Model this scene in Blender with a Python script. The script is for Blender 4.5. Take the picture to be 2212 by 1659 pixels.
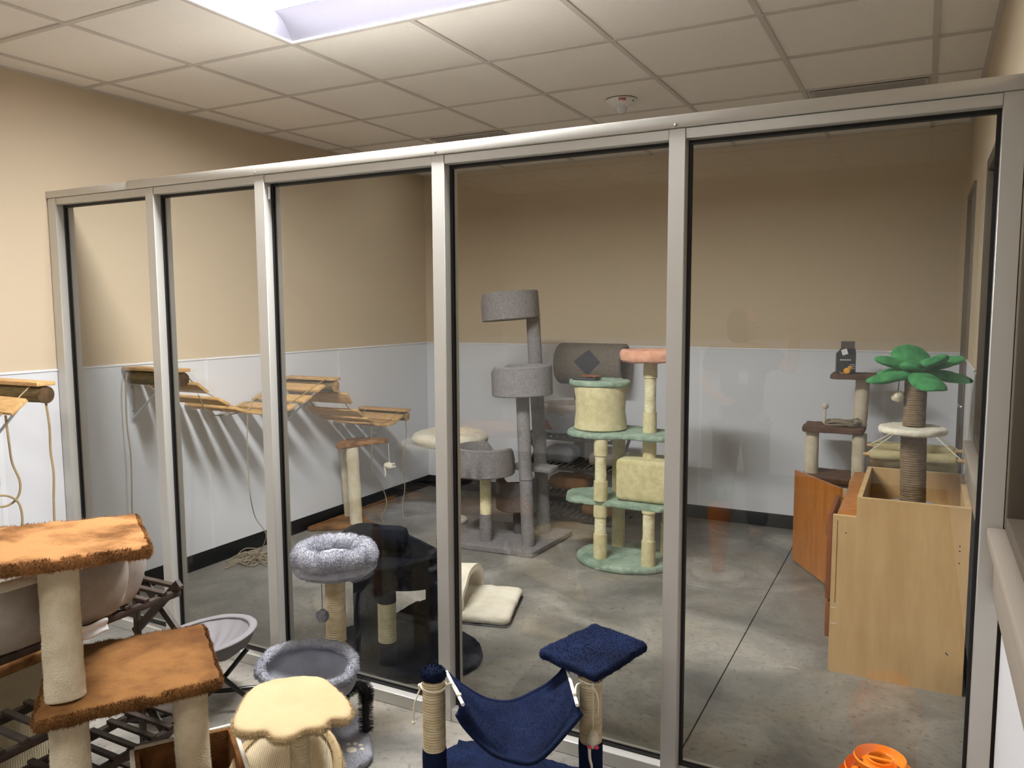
import bpy, bmesh, math, random
from math import sin, cos, pi, radians, sqrt, atan2
from mathutils import Vector, Matrix, noise
random.seed(11)
for o in list(bpy.data.objects): bpy.data.objects.remove(o)
C = bpy.context.scene.collection
sc = bpy.context.scene
V = Vector
H = 2.704          # ceiling height
RX = 4.078         # right wall
BY = 3.321         # back wall
FY = -4.6          # wall behind the photographer
YG = 0.047         # glass plane of the partition

# ------------------------------------------------------------------ camera
cam = bpy.data.cameras.new('camera'); co = bpy.data.objects.new('camera', cam); C.objects.link(co)
cam.sensor_width = 36; cam.lens = 36*1693.03/2212; cam.clip_start = .02; cam.clip_end = 60
co.location = (3.85631, -2.42236, 1.57736)
co.rotation_euler = (radians(84.43356), radians(.26257), radians(27.66088))
sc.camera = co
# ------------------------------------------------------------------ world / exposure
w = bpy.data.worlds.new('World'); sc.world = w; w.use_nodes = True
w.node_tree.nodes['Background'].inputs[0].default_value = (.9, .92, 1, 1)
w.node_tree.nodes['Background'].inputs[1].default_value = .05
sc.view_settings.view_transform = 'Standard'; sc.view_settings.look = 'None'
sc.view_settings.exposure = 1.78; sc.view_settings.gamma = 1; sc.view_settings.use_curve_mapping = False
LAMP = 42.0        # radiance of the troffer lenses

# ------------------------------------------------------------------ materials
def lin(c):
    return tuple(((x/255)/12.92 if x/255 <= .04045 else ((x/255+.055)/1.055)**2.4) for x in c)+(1,)
def mat(name, col, rough=.6, metal=0, sheen=0, spec=.5, var=None, vscale=4, vdet=4, vlo=.35, vhi=.65,
        bump=0, bscale=200, bdist=.002, stretch=None, emit=0, wave=None, coat=0, bump2=None):
    m = bpy.data.materials.new(name); m.use_nodes = True
    nt = m.node_tree; b = nt.nodes['Principled BSDF']
    b.inputs['Base Color'].default_value = lin(col); b.inputs['Roughness'].default_value = rough
    b.inputs['Metallic'].default_value = metal; b.inputs['Specular IOR Level'].default_value = spec
    if sheen:
        b.inputs['Sheen Weight'].default_value = sheen; b.inputs['Sheen Roughness'].default_value = .45
        b.inputs['Sheen Tint'].default_value = lin(tuple(min(255, x*1.1+20) for x in col))
    if coat: b.inputs['Coat Weight'].default_value = coat
    if emit:
        b.inputs['Emission Color'].default_value = lin(col); b.inputs['Emission Strength'].default_value = emit
    L = nt.links.new; N = nt.nodes.new
    tc = N('ShaderNodeTexCoord'); mp = N('ShaderNodeMapping'); L(tc.outputs['Object'], mp.inputs[0])
    if stretch: mp.inputs['Scale'].default_value = stretch
    if var:
        n = N('ShaderNodeTexNoise'); n.inputs['Scale'].default_value = vscale; n.inputs['Detail'].default_value = vdet
        n.inputs['Roughness'].default_value = .6
        r = N('ShaderNodeValToRGB'); r.color_ramp.elements[0].position = vlo; r.color_ramp.elements[1].position = vhi
        r.color_ramp.elements[0].color = lin(var); r.color_ramp.elements[1].color = lin(col)
        L(mp.outputs[0], n.inputs['Vector']); L(n.outputs['Fac'], r.inputs[0]); L(r.outputs[0], b.inputs['Base Color'])
    last = None
    if bump:
        n = N('ShaderNodeTexNoise'); n.inputs['Scale'].default_value = bscale; n.inputs['Detail'].default_value = 3
        L(mp.outputs[0], n.inputs['Vector'])
        bp = N('ShaderNodeBump'); bp.inputs['Strength'].default_value = bump; bp.inputs['Distance'].default_value = bdist
        L(n.outputs['Fac'], bp.inputs['Height']); last = bp
    if wave:
        wv = N('ShaderNodeTexWave'); wv.bands_direction = wave[0]; wv.inputs['Scale'].default_value = wave[1]
        wv.inputs['Distortion'].default_value = wave[3] if len(wave) > 3 else 1.0; wv.inputs['Detail'].default_value = 1
        L(tc.outputs['Object'], wv.inputs['Vector'])
        bp = N('ShaderNodeBump'); bp.inputs['Strength'].default_value = wave[2]; bp.inputs['Distance'].default_value = .002
        L(wv.outputs['Fac'], bp.inputs['Height'])
        if last: L(last.outputs[0], bp.inputs['Normal'])
        last = bp
    if last: L(last.outputs[0], b.inputs['Normal'])
    return m
def fur(name, c1, c2, vs=7, lo=.38, hi=.62, bs=260, bd=.004):
    return mat(name, c1, rough=.9, sheen=.35, spec=.15, var=c2, vscale=vs, vdet=5, vlo=lo, vhi=hi, bump=.9, bscale=bs, bdist=bd)
M = {}
M['tan'] = mat('wall_paint_tan', (203, 186, 160), rough=.75, bump=.25, bscale=300, bdist=.0006, spec=.3)
M['frp'] = mat('white_wainscot', (218, 219, 222), rough=.42, bump=.25, bscale=110, bdist=.0008)
M['whitetrim'] = mat('white_trim', (226, 227, 230), rough=.4)
M['base'] = mat('black_baseboard', (17, 19, 23), rough=.35)
M['tile'] = mat('ceiling_tile', (240, 234, 225), rough=.9, var=(222, 214, 204), vscale=65, vdet=6, vlo=.30, vhi=.37, bump=.5, bscale=70, bdist=.0015, spec=.2)
M['grid'] = mat('ceiling_grid', (206, 199, 190), rough=.5, spec=.3)
M['alu'] = mat('brushed_aluminium', (205, 203, 197), rough=.4, metal=.3, bump=.1, bscale=60, bdist=.0005, stretch=(30, 30, 1))
M['alu2'] = mat('brushed_aluminium_rail', (208, 206, 200), rough=.38, metal=.3)
M['gasket'] = mat('black_gasket', (12, 12, 13), rough=.45)
M['chrome'] = mat('chrome', (200, 198, 195), rough=.2, metal=1)
M['steel'] = mat('painted_steel_bracket', (205, 208, 212), rough=.35, metal=.3)
M['white'] = mat('white_enamel', (232, 231, 232), rough=.35)
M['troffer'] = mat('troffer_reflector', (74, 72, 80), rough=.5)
M['plastic_white'] = mat('white_plastic', (236, 232, 226), rough=.35)
M['red'] = mat('red_print', (170, 40, 30), rough=.5)
M['clear'] = mat('clear_strobe', (225, 228, 230), rough=.1, coat=1)
M['bronze'] = mat('dark_bronze_frame', (92, 82, 70), rough=.5, metal=.2)
M['sillp'] = mat('taupe_sill', (150, 140, 128), rough=.5)
M['vent'] = mat('vent_grey', (186, 181, 176), rough=.6)
M['dark'] = mat('dark_void', (12, 12, 12), rough=.9)
M['furA'] = fur('tan_brown_plush', (174, 126, 80), (106, 70, 38), vs=6.5, lo=.38, hi=.55, bs=180, bd=.003)
M['furAdark'] = fur('dark_brown_plush', (128, 86, 48), (90, 58, 30), vs=12)
M['furAd'] = fur('chestnut_plush', (140, 98, 56), (96, 62, 34), vs=6, lo=.38, hi=.6)
M['furC'] = fur('cream_plush', (226, 214, 188), (206, 190, 158), vs=9)
M['furW'] = fur('off_white_plush', (232, 224, 206), (216, 206, 184), vs=9, bs=200)
M['furG'] = fur('silver_grey_plush', (160, 161, 168), (132, 133, 142), vs=9, bs=150, bd=.005)
M['furGi'] = fur('grey_plush_inner', (166, 168, 176), (150, 152, 162), vs=6)
M['suede'] = mat('taupe_suede', (160, 150, 140), rough=.85, sheen=.3, var=(140, 130, 120), vscale=12, bump=.5, bscale=350, bdist=.001)
M['navy'] = fur('navy_plush', (22, 34, 66), (10, 17, 38), vs=9, lo=.3, hi=.7, bs=300, bd=.0018)
M['navyd'] = fur('midnight_plush', (34, 38, 48), (22, 25, 33), vs=6)
M['paw'] = fur('pale_apricot_plush', (198, 176, 138), (190, 166, 126), vs=4, bs=350, bd=.002)
M['carpet'] = mat('grey_carpet', (140, 135, 134), rough=.95, spec=.1, var=(122, 117, 116), vscale=60, bump=1, bscale=220, bdist=.004)
M['carpetd'] = mat('grey_carpet_dark', (96, 94, 96), rough=.95, spec=.1, var=(84, 82, 84), vscale=60, bump=1, bscale=220, bdist=.004)
M['carpetb'] = mat('mushroom_carpet', (134, 124, 110), rough=.95, spec=.1, var=(116, 106, 94), vscale=60, bump=1, bscale=200, bdist=.004)
M['charcoal'] = mat('charcoal_carpet', (66, 66, 70), rough=.95, bump=1, bscale=220, bdist=.003)
M['sisal'] = mat('sisal_rope', (214, 200, 168), rough=.85, spec=.2, var=(196, 178, 140), vscale=30, bump=.6, bscale=300, bdist=.001, wave=('Z', 36, .9, 1.0))
M['sisalg'] = mat('sisal_pale', (228, 221, 184), rough=.8, spec=.25, var=(212, 203, 162), vscale=40, wave=('Z', 45, .8, .6))
M['sisalb'] = mat('sisal_brown', (132, 112, 88), rough=.9, spec=.15, var=(112, 94, 72), vscale=40, wave=('Z', 30, 1, .4))
M['sisalw'] = mat('woven_sisal', (214, 200, 166), rough=.9, spec=.2, wave=('Y', 40, .9, 1), bump=.9, bscale=180, bdist=.003)
M['cord'] = mat('ribbed_cream', (236, 220, 186), rough=.85, wave=('X', 42, 1, .1))
M['cordw'] = mat('cream_cord', (238, 224, 192), rough=.85)
M['rope'] = mat('jute_rope', (172, 150, 112), rough=.9, wave=('Z', 90, .8, 2))
M['roped'] = mat('jute_rope_grey', (150, 136, 112), rough=.9)
M['ropew'] = mat('white_cord', (228, 220, 198), rough=.8)
M['green'] = fur('sage_plush', (158, 176, 156), (118, 140, 120), vs=14)
M['crushed'] = fur('cream_crushed_plush', (214, 204, 160), (196, 184, 136), vs=26)
M['peach'] = fur('peach_plush', (222, 168, 140), (204, 146, 118), vs=14)
M['leaf'] = fur('leaf_green_plush', (82, 158, 96), (44, 112, 62), vs=14)
M['brown'] = fur('dark_brown_plush_platform', (112, 82, 60), (82, 58, 42), vs=12)
M['slat'] = mat('dark_walnut_slats', (74, 62, 54), rough=.5, var=(50, 40, 34), vscale=20, stretch=(1, 1, 1), bump=.2, bscale=80)
M['pine'] = mat('pine_plank', (214, 176, 122), rough=.6, var=(186, 142, 88), vscale=16, stretch=(1, 9, 6), bump=.2, bscale=60)
M['log'] = mat('greenish_log', (128, 108, 66), rough=.75, var=(92, 78, 46), vscale=14, stretch=(1, 5, 5), bump=.4, bscale=60)
M['logend'] = mat('log_end', (186, 148, 94), rough=.8, var=(140, 104, 62), vscale=30)
M['logendd'] = mat('weathered_log_end', (96, 72, 44), rough=.9, var=(64, 46, 28), vscale=30)
M['maple'] = mat('maple_plywood', (200, 166, 116), rough=.38, var=(188, 152, 102), vscale=3, vdet=3, stretch=(5, 5, .8), bump=.05, coat=.15)
M['mapleedge'] = mat('pale_ply_edge', (216, 186, 138), rough=.55, var=(196, 160, 108), vscale=30)
M['orangewood'] = mat('orange_varnished_door', (196, 124, 52), rough=.35, var=(176, 106, 40), vscale=5, stretch=(5, 5, .6), coat=.3)
M['redwood'] = mat('red_brown_door_edge', (128, 72, 38), rough=.45)
M['brass'] = mat('brass_hinge', (150, 130, 80), rough=.35, metal=.9)
M['black'] = mat('black_steel', (22, 21, 22), rough=.3, coat=.3)
M['bristle'] = mat('black_bristle', (14, 14, 15), rough=.7)
M['canvas'] = mat('grey_canvas', (128, 124, 127), rough=.85, bump=.6, bscale=400, bdist=.001)
M['orange'] = mat('glossy_orange_plastic', (238, 134, 36), rough=.22, coat=.6)
M['boxblack'] = mat('black_cardboard', (42, 44, 50), rough=.5)
M['card'] = mat('kraft_flap', (86, 74, 66), rough=.7)
M['paper'] = mat('white_paper', (228, 228, 230), rough=.7)
M['yellow'] = mat('yellow_felt', (238, 170, 50), rough=.8)
M['pink'] = mat('pink_felt', (226, 80, 110), rough=.8)
M['hammock'] = fur('beige_plush', (196, 184, 142), (176, 162, 118), vs=12)
M['skin'] = mat('skin', (206, 158, 134), rough=.55)
M['scrub'] = mat('grey_green_scrubs', (92, 98, 100), rough=.85, bump=.2, bscale=40)
M['hair'] = mat('dark_hair', (58, 42, 32), rough=.6, bump=.8, bscale=120, bdist=.003)

def mfloor():
    m = bpy.data.materials.new('polished_concrete'); m.use_nodes = True; nt = m.node_tree; b = nt.nodes['Principled BSDF']
    N = nt.nodes.new; L = nt.links.new
    tc = N('ShaderNodeTexCoord')
    def nz(s, d, r=.6, st=None, dist=0):
        n = N('ShaderNodeTexNoise'); n.inputs['Scale'].default_value = s; n.inputs['Detail'].default_value = d
        n.inputs['Roughness'].default_value = r; n.inputs['Distortion'].default_value = dist
        mp = N('ShaderNodeMapping'); L(tc.outputs['Object'], mp.inputs[0])
        if st: mp.inputs['Scale'].default_value = st
        L(mp.outputs[0], n.inputs['Vector']); return n
    def ramp(n, stops):
        r = N('ShaderNodeValToRGB'); e = r.color_ramp.elements
        while len(e) < len(stops): e.new(.5)
        for k, (p, c) in enumerate(stops): e[k].position = p; e[k].color = lin(c)
        L(n.outputs['Fac'], r.inputs[0]); return r
    def mix(f, a, bb, mode='MIX', k=None):
        x = N('ShaderNodeMix'); x.data_type = 'RGBA'; x.blend_type = mode
        if k is not None: x.inputs[0].default_value = k
        else: L(f, x.inputs[0])
        L(a, x.inputs[6]); L(bb, x.inputs[7]); return x.outputs[2]
    a = ramp(nz(2.2, 7, .62, None, .6), [(.3, (94, 92, 87)), (.5, (130, 126, 119)), (.68, (164, 159, 149))])
    t = ramp(nz(1.6, 5, .6, (1, 1.4, 1), .4), [(.52, (0, 0, 0)), (.66, (130, 130, 130))])
    tan = N('ShaderNodeRGB'); tan.outputs[0].default_value = lin((170, 150, 118))
    c1 = mix(t.outputs[0], a.outputs[0], tan.outputs[0])
    s = ramp(nz(36, 6, .68, (1, 1.1, 1), .5), [(.34, (210, 210, 210)), (.45, (0, 0, 0))])
    dk = N('ShaderNodeRGB'); dk.outputs[0].default_value = lin((84, 81, 76))
    c2 = mix(s.outputs[0], c1, dk.outputs[0])
    s2 = ramp(nz(11, 6, .7, (.5, 1.5, 1), .8), [(.64, (0, 0, 0)), (.74, (190, 190, 190))])
    lt = N('ShaderNodeRGB'); lt.outputs[0].default_value = lin((208, 200, 186))
    c3 = mix(s2.outputs[0], c2, lt.outputs[0])
    L(c3, b.inputs['Base Color'])
    rr = nz(3, 4); mr = N('ShaderNodeMapRange'); mr.inputs[3].default_value = .28; mr.inputs[4].default_value = .55
    L(rr.outputs['Fac'], mr.inputs[0]); L(mr.outputs[0], b.inputs['Roughness'])
    bp = N('ShaderNodeBump'); bp.inputs['Strength'].default_value = .15; bp.inputs['Distance'].default_value = .002
    n = nz(20, 6); L(n.outputs['Fac'], bp.inputs['Height']); L(bp.outputs[0], b.inputs['Normal'])
    return m
M['floor'] = mfloor()
def mglass():
    m = bpy.data.materials.new('clear_glass'); m.use_nodes = True; nt = m.node_tree; nt.nodes.clear()
    N = nt.nodes.new; L = nt.links.new
    out = N('ShaderNodeOutputMaterial'); tr = N('ShaderNodeBsdfTransparent'); gl = N('ShaderNodeBsdfGlossy')
    tr.inputs[0].default_value = (.975, .985, .978, 1); gl.inputs['Roughness'].default_value = .003
    gl.inputs[0].default_value = (1, 1, 1, 1)
    lw = N('ShaderNodeLayerWeight'); lw.inputs[0].default_value = .5
    p = N('ShaderNodeMath'); p.operation = 'POWER'; p.inputs[1].default_value = 4.2; L(lw.outputs['Facing'], p.inputs[0])
    q = N('ShaderNodeMath'); q.operation = 'MULTIPLY_ADD'; q.inputs[1].default_value = .9; q.inputs[2].default_value = .042; L(p.outputs[0], q.inputs[0])
    mx = N('ShaderNodeMixShader'); L(q.outputs[0], mx.inputs[0]); L(tr.outputs[0], mx.inputs[1]); L(gl.outputs[0], mx.inputs[2])
    L(mx.outputs[0], out.inputs[0]); return m
M['glass'] = mglass()
def memit(name, col, s):
    m = bpy.data.materials.new(name); m.use_nodes = True; nt = m.node_tree; b = nt.nodes['Principled BSDF']
    b.inputs['Base Color'].default_value = (.8, .8, .8, 1); b.inputs['Emission Color'].default_value = lin(col); b.inputs['Emission Strength'].default_value = s
    return m
M['lens'] = memit('lit_lens', (250, 250, 250), LAMP)
M['lens_far'] = memit('lit_lens_behind', (250, 249, 247), LAMP*.20)

# ------------------------------------------------------------------ object helpers
def props(o, label=None, cat=None, group=None, kind=None):
    if label: o['label'] = label
    if cat: o['category'] = cat
    if group: o['group'] = group
    if kind: o['kind'] = kind
def thing(name, label, cat, loc=(0, 0, 0), group=None):
    o = bpy.data.objects.new(name, None); C.objects.link(o); o.location = loc; o.empty_display_size = .05
    o['wp'] = tuple(loc); props(o, label, cat, group); return o
def root_pos(o):
    while o.parent: o = o.parent
    return V(o['wp']) if 'wp' in o else V((0, 0, 0))
def finish(bm, name, m, smooth=True):
    bmesh.ops.recalc_face_normals(bm, faces=bm.faces)
    me = bpy.data.meshes.new(name); bm.to_mesh(me); bm.free()
    for mm in (m if isinstance(m, (list, tuple)) else [m]): me.materials.append(M[mm])
    if smooth:
        me.polygons.foreach_set('use_smooth', [True]*len(me.polygons))
        try: me.set_sharp_from_angle(angle=radians(42))
        except Exception: pass
    return me
def part(name, bm, m, parent, label=None, smooth=True, kind=None):
    """geometry in world coordinates -> child mesh of parent"""
    p = root_pos(parent)
    bm.transform(Matrix.Translation(-p))
    me = finish(bm, name, m, smooth)
    o = bpy.data.objects.new(name, me); C.objects.link(o); o.parent = parent
    props(o, label, kind=kind); return o
def single(name, bm, m, label, cat, loc, group=None, kind=None, smooth=True):
    bm.transform(Matrix.Translation(-V(loc)))
    me = finish(bm, name, m, smooth); o = bpy.data.objects.new(name, me); C.objects.link(o); o.location = loc
    o['wp'] = tuple(loc); props(o, label, cat, group, kind); return o
def struct(name, bm, m, loc=(0, 0, 0), smooth=False):
    return single(name, bm, m, None, None, loc, kind='structure', smooth=smooth)
def nb(): return bmesh.new()
def box(x0, x1, y0, y1, z0, z1, bm=None, bev=0, seg=2, T=None):
    b2 = bmesh.new(); bmesh.ops.create_cube(b2, size=1)
    for v in b2.verts: v.co = V((x0+(v.co.x+.5)*(x1-x0), y0+(v.co.y+.5)*(y1-y0), z0+(v.co.z+.5)*(z1-z0)))
    if bev: bmesh.ops.bevel(b2, geom=b2.edges[:], offset=bev, segments=seg, affect='EDGES', profile=.5)
    if T: b2.transform(T)
    if bm is None: return b2
    return join(bm, b2)
def join(a, b):
    me = bpy.data.meshes.new('tmp'); b.to_mesh(me); b.free(); a.from_mesh(me); bpy.data.meshes.remove(me); return a
def cbox(c, s, rz=0, bm=None, bev=0, rx=0, ry=0):
    T = Matrix.Translation(V(c)) @ Matrix.Rotation(rz, 4, 'Z') @ Matrix.Rotation(ry, 4, 'Y') @ Matrix.Rotation(rx, 4, 'X')
    return box(-s[0]/2, s[0]/2, -s[1]/2, s[1]/2, -s[2]/2, s[2]/2, bm, bev, 2, T)
def frame_of(d):
    d = d.normalized(); a = V((0, 0, 1)) if abs(d.z) < .95 else V((1, 0, 0))
    u = d.cross(a).normalized(); return u, d.cross(u).normalized()
def rings(bm, rows, closed_u=True, cap0=True, cap1=True, loop=False):
    vr = [[bm.verts.new(p) for p in r] for r in rows]
    n = len(rows[0]); R = len(vr)
    for i in range(R if loop else R-1):
        a, b = vr[i], vr[(i+1) % R]
        for j in range(n if closed_u else n-1):
            k = (j+1) % n
            try: bm.faces.new((a[j], a[k], b[k], b[j]))
            except ValueError: pass
    if closed_u and not loop:
        if cap0: bm.faces.new(vr[0][::-1])
        if cap1: bm.faces.new(vr[-1])
    return bm
def nz(p, s=1): return noise.noise(V(p)*s)
def tube(p0, p1, r0, r1=None, seg=20, rows=2, amp=0, ns=30, rnd=0, bm=None, cap=True):
    bm = bm or nb(); p0 = V(p0); p1 = V(p1); r1 = r0 if r1 is None else r1
    u, v = frame_of(p1-p0); L = (p1-p0).length; rr = []
    ts = [0]
    if rnd: ts += [rnd*.3/L, rnd/L]
    ts += [k/rows for k in range(1, rows) if not rnd or rnd/L < k/rows < 1-rnd/L]
    if rnd: ts += [1-rnd/L, 1-rnd*.3/L]
    ts += [1]
    for t in ts:
        r = r0+(r1-r0)*t
        if rnd:
            d = min(t, 1-t)*L
            if d < rnd: r -= rnd*(1-sqrt(max(0, 1-(1-d/rnd)**2)))
        c = p0.lerp(p1, t); row = []
        for j in range(seg):
            a = 2*pi*j/seg; q = c+(u*cos(a)+v*sin(a))*r
            if amp: q += (u*cos(a)+v*sin(a))*amp*nz(q, ns)
            row.append(q)
        rr.append(row)
    return rings(bm, rr, True, cap, cap)
def sisal_post(p0, p1, r, bm=None, pitch=.0065, seg=24, amp=.0012):
    """rope-wound post: real ridges, one per turn"""
    bm = bm or nb(); p0 = V(p0); p1 = V(p1); L = (p1-p0).length; n = max(2, int(L/pitch)); u, v = frame_of(p1-p0); rr = []
    for k in range(n*3+1):
        t = k/(n*3); c = p0.lerp(p1, t); d = (0, .8, .8)[k % 3]*pitch*.28
        row = []
        for j in range(seg):
            a = 2*pi*j/seg; q = c+(u*cos(a)+v*sin(a))*(r-pitch*.25+d)
            q += (u*cos(a)+v*sin(a))*amp*nz(q, 40)
            row.append(q)
        rr.append(row)
    return rings(bm, rr)
def smooth_path(pts, n=8, closed=False):
    P = [V(p) for p in pts]; out = []; N = len(P)
    rng = range(N if closed else N-1)
    for i in rng:
        if closed: a, b, c, d = P[(i-1) % N], P[i], P[(i+1) % N], P[(i+2) % N]
        else: a, b, c, d = P[max(i-1, 0)], P[i], P[i+1], P[min(i+2, N-1)]
        for k in range(n):
            t = k/n
            out.append(.5*((2*b)+(c-a)*t+(2*a-5*b+4*c-d)*t*t+(3*b-a-3*c+d)*t**3))
    if not closed: out.append(P[-1])
    return out
def pipe(pts, r, seg=8, n=6, bm=None, closed=False, sm=True):
    bm = bm or nb(); P = smooth_path(pts, n, closed) if sm else [V(p) for p in pts]
    u = None; rr = []; N = len(P)
    for i, p in enumerate(P):
        d = (P[(i+1) % N]-P[i-1]) if closed else (P[min(i+1, N-1)]-P[max(i-1, 0)])
        if d.length < 1e-9: d = V((0, 0, 1))
        d.normalize()
        if u is None: u, _ = frame_of(d)
        u = (u-d*u.dot(d)).normalized() if (u-d*u.dot(d)).length > 1e-6 else frame_of(d)[0]
        v = d.cross(u)
        rad = r(i/(N-1)) if callable(r) else r
        rr.append([p+(u*cos(2*pi*j/seg)+v*sin(2*pi*j/seg))*rad for j in range(seg)])
    return rings(bm, rr, loop=closed)
def resample(out, sp):
    P = [V((p[0], p[1])) for p in out]; L = []; N = len(P)
    for i in range(N):
        a, b = P[i], P[(i+1) % N]; k = max(1, int(round((b-a).length/sp)))
        for j in range(k): L.append(a.lerp(b, j/k))
    return L
def roundrect(cx, cy, sx, sy, r=.02, rz=0, n=6):
    o = []
    for qx, qy, a0 in ((1, 1, 0), (-1, 1, 90), (-1, -1, 180), (1, -1, 270)):
        for k in range(n+1):
            a = radians(a0+90*k/n); o.append((qx*(sx/2-r)+r*cos(a), qy*(sy/2-r)+r*sin(a)))
    return [(cx+x*cos(rz)-y*sin(rz), cy+x*sin(rz)+y*cos(rz)) for x, y in o]
def ellipse(cx, cy, rx, ry, rz=0, n=48):
    return [(cx+rx*cos(2*pi*k/n)*cos(rz)-ry*sin(2*pi*k/n)*sin(rz), cy+rx*cos(2*pi*k/n)*sin(rz)+ry*sin(2*pi*k/n)*cos(rz)) for k in range(n)]
def roundpoly(pts, r, n=5):
    """round the corners of a polygon"""
    P = [V((p[0], p[1])) for p in pts]; out = []; N = len(P)
    for i in range(N):
        a, b, c = P[i-1], P[i], P[(i+1) % N]
        d1 = (a-b).normalized(); d2 = (c-b).normalized(); s = b+d1*r; e = b+d2*r
        for k in range(n+1):
            t = k/n; q = s*(1-t)**2+b*2*t*(1-t)+e*t*t; out.append((q.x, q.y))
    return out
def prism(out, z0, z1, r=.008, amp=0, ns=40, sp=.012, zf=None, inner=5, bm=None):
    """soft-edged slab with any outline, plush surface noise"""
    bm = bm or nb(); P = resample(out, sp) if sp else [V(p) for p in out]; N = len(P)
    c = sum(P, V((0, 0)))/N; r = min(r, (z1-z0)/2)
    area = sum(P[i].x*P[(i+1) % N].y-P[(i+1) % N].x*P[i].y for i in range(N)); sg = 1 if area > 0 else -1
    nn = []
    for i in range(N):
        d = P[(i+1) % N]-P[i-1]; n = V((d.y, -d.x))*sg; nn.append(n.normalized() if n.length > 0 else V((1, 0)))
    rows = []
    prof = [(r*(1-cos(a)), z0+r*(1-sin(a))) for a in (radians(90), radians(60), radians(30), 0)]
    prof = [(r, z0), (r*.5, z0+r*.13), (r*.13, z0+r*.5), (0, z0+r), (0, (z0+z1)/2), (0, z1-r), (r*.13, z1-r*.5), (r*.5, z1-r*.13), (r, z1)]
    for k in range(1, inner): rows.append([((c+(P[i]-nn[i]*r-c)*(k/inner)), z0, -1) for i in range(N)])
    for ins, z in prof: rows.append([(P[i]-nn[i]*ins, z, i) for i in range(N)])
    for k in range(inner-1, 0, -1): rows.append([((c+(P[i]-nn[i]*r-c)*(k/inner)), z1, -1) for i in range(N)])
    rr = []
    for row in rows:
        q = []
        for p, z, i in row:
            zz = z+(zf(p.x, p.y) if zf else 0); v = V((p.x, p.y, zz))
            if amp:
                d = amp*(nz(v, ns)+.5*nz(v, ns*2.3))
                if i >= 0: v += V((nn[i].x, nn[i].y, 0))*d
                v.z += d*(.7 if z > (z0+z1)/2 else -.4)
            q.append(v)
        rr.append(q)
    return rings(bm, rr)
def lathe(c, prof, seg=40, amp=0, ns=30, bm=None, closed=False, T=None, ang=None, cap=True):
    bm = bm or nb(); c = V(c); rr = []
    for r, z in prof:
        row = []
        for j in range(seg):
            a = 2*pi*j/seg; q = V((r*cos(a), r*sin(a), z))
            if amp: q += q.normalized()*amp*nz(q+c, ns) if q.length > 1e-6 else V((0, 0, 0))
            row.append((T @ q if T else q)+c)
        rr.append(row)
    return rings(bm, rr, loop=closed, cap0=cap, cap1=cap)
def donut(c, R, r, rz=None, pleats=0, depth=.06, amp=.004, seg=72, sub=20, R2=None, phase=0):
    bm = nb(); c = V(c); rz = rz or r; R2 = R2 or R; rr = []
    for i in range(seg):
        a = 2*pi*i/seg; pf = 1-depth*abs(sin(pleats*a/2+phase))**8 if pleats else 1
        row = []
        for j in range(sub):
            b = 2*pi*j/sub; inner = .5-.5*cos(b); f = 1-(1-pf)*(.3+.7*inner)
            q = V(((R+r*f*cos(b))*cos(a), (R2+r*f*cos(b))*sin(a), rz*f*sin(b)))
            q += V((cos(b)*cos(a), cos(b)*sin(a), sin(b)))*amp*(nz(q+c, 18)+.6*nz(q+c, 50)); row.append(q+c)
        rr.append(row)
    return rings(bm, rr, loop=True)
def sheet(f, nu, nv, th, bm=None):
    """cloth: closed thin solid around the surface f(u,v)"""
    bm = bm or nb(); G = [[V(f(i/nu, j/nv)) for j in range(nv+1)] for i in range(nu+1)]; top = []; bot = []
    for i in range(nu+1):
        a = []; b = []
        for j in range(nv+1):
            du = G[min(i+1, nu)][j]-G[max(i-1, 0)][j]; dv = G[i][min(j+1, nv)]-G[i][max(j-1, 0)]
            n = du.cross(dv); n = n.normalized() if n.length > 1e-12 else V((0, 0, 1))
            a.append(bm.verts.new(G[i][j]+n*th/2)); b.append(bm.verts.new(G[i][j]-n*th/2))
        top.append(a); bot.append(b)
    for i in range(nu):
        for j in range(nv):
            bm.faces.new((top[i][j], top[i+1][j], top[i+1][j+1], top[i][j+1])); bm.faces.new((bot[i][j], bot[i][j+1], bot[i+1][j+1], bot[i+1][j]))
    for i in range(nu):
        for j in (0, nv): bm.faces.new((top[i][j], bot[i][j], bot[i+1][j], top[i+1][j]))
    for j in range(nv):
        for i in (0, nu): bm.faces.new((top[i][j], top[i][j+1], bot[i][j+1], bot[i][j]))
    return bm
def ball(c, r, amp=0, ns=40, seg=20, bm=None, s=(1, 1, 1)):
    b2 = nb(); bmesh.ops.create_uvsphere(b2, u_segments=seg, v_segments=max(8, seg*2//3), radius=1)
    for v in b2.verts:
        n = v.co.normalized(); v.co = V((n.x*s[0], n.y*s[1], n.z*s[2]))*r+n*amp*nz(n*r+V(c), ns)+V(c)
    return join(bm, b2) if bm else b2
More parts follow.
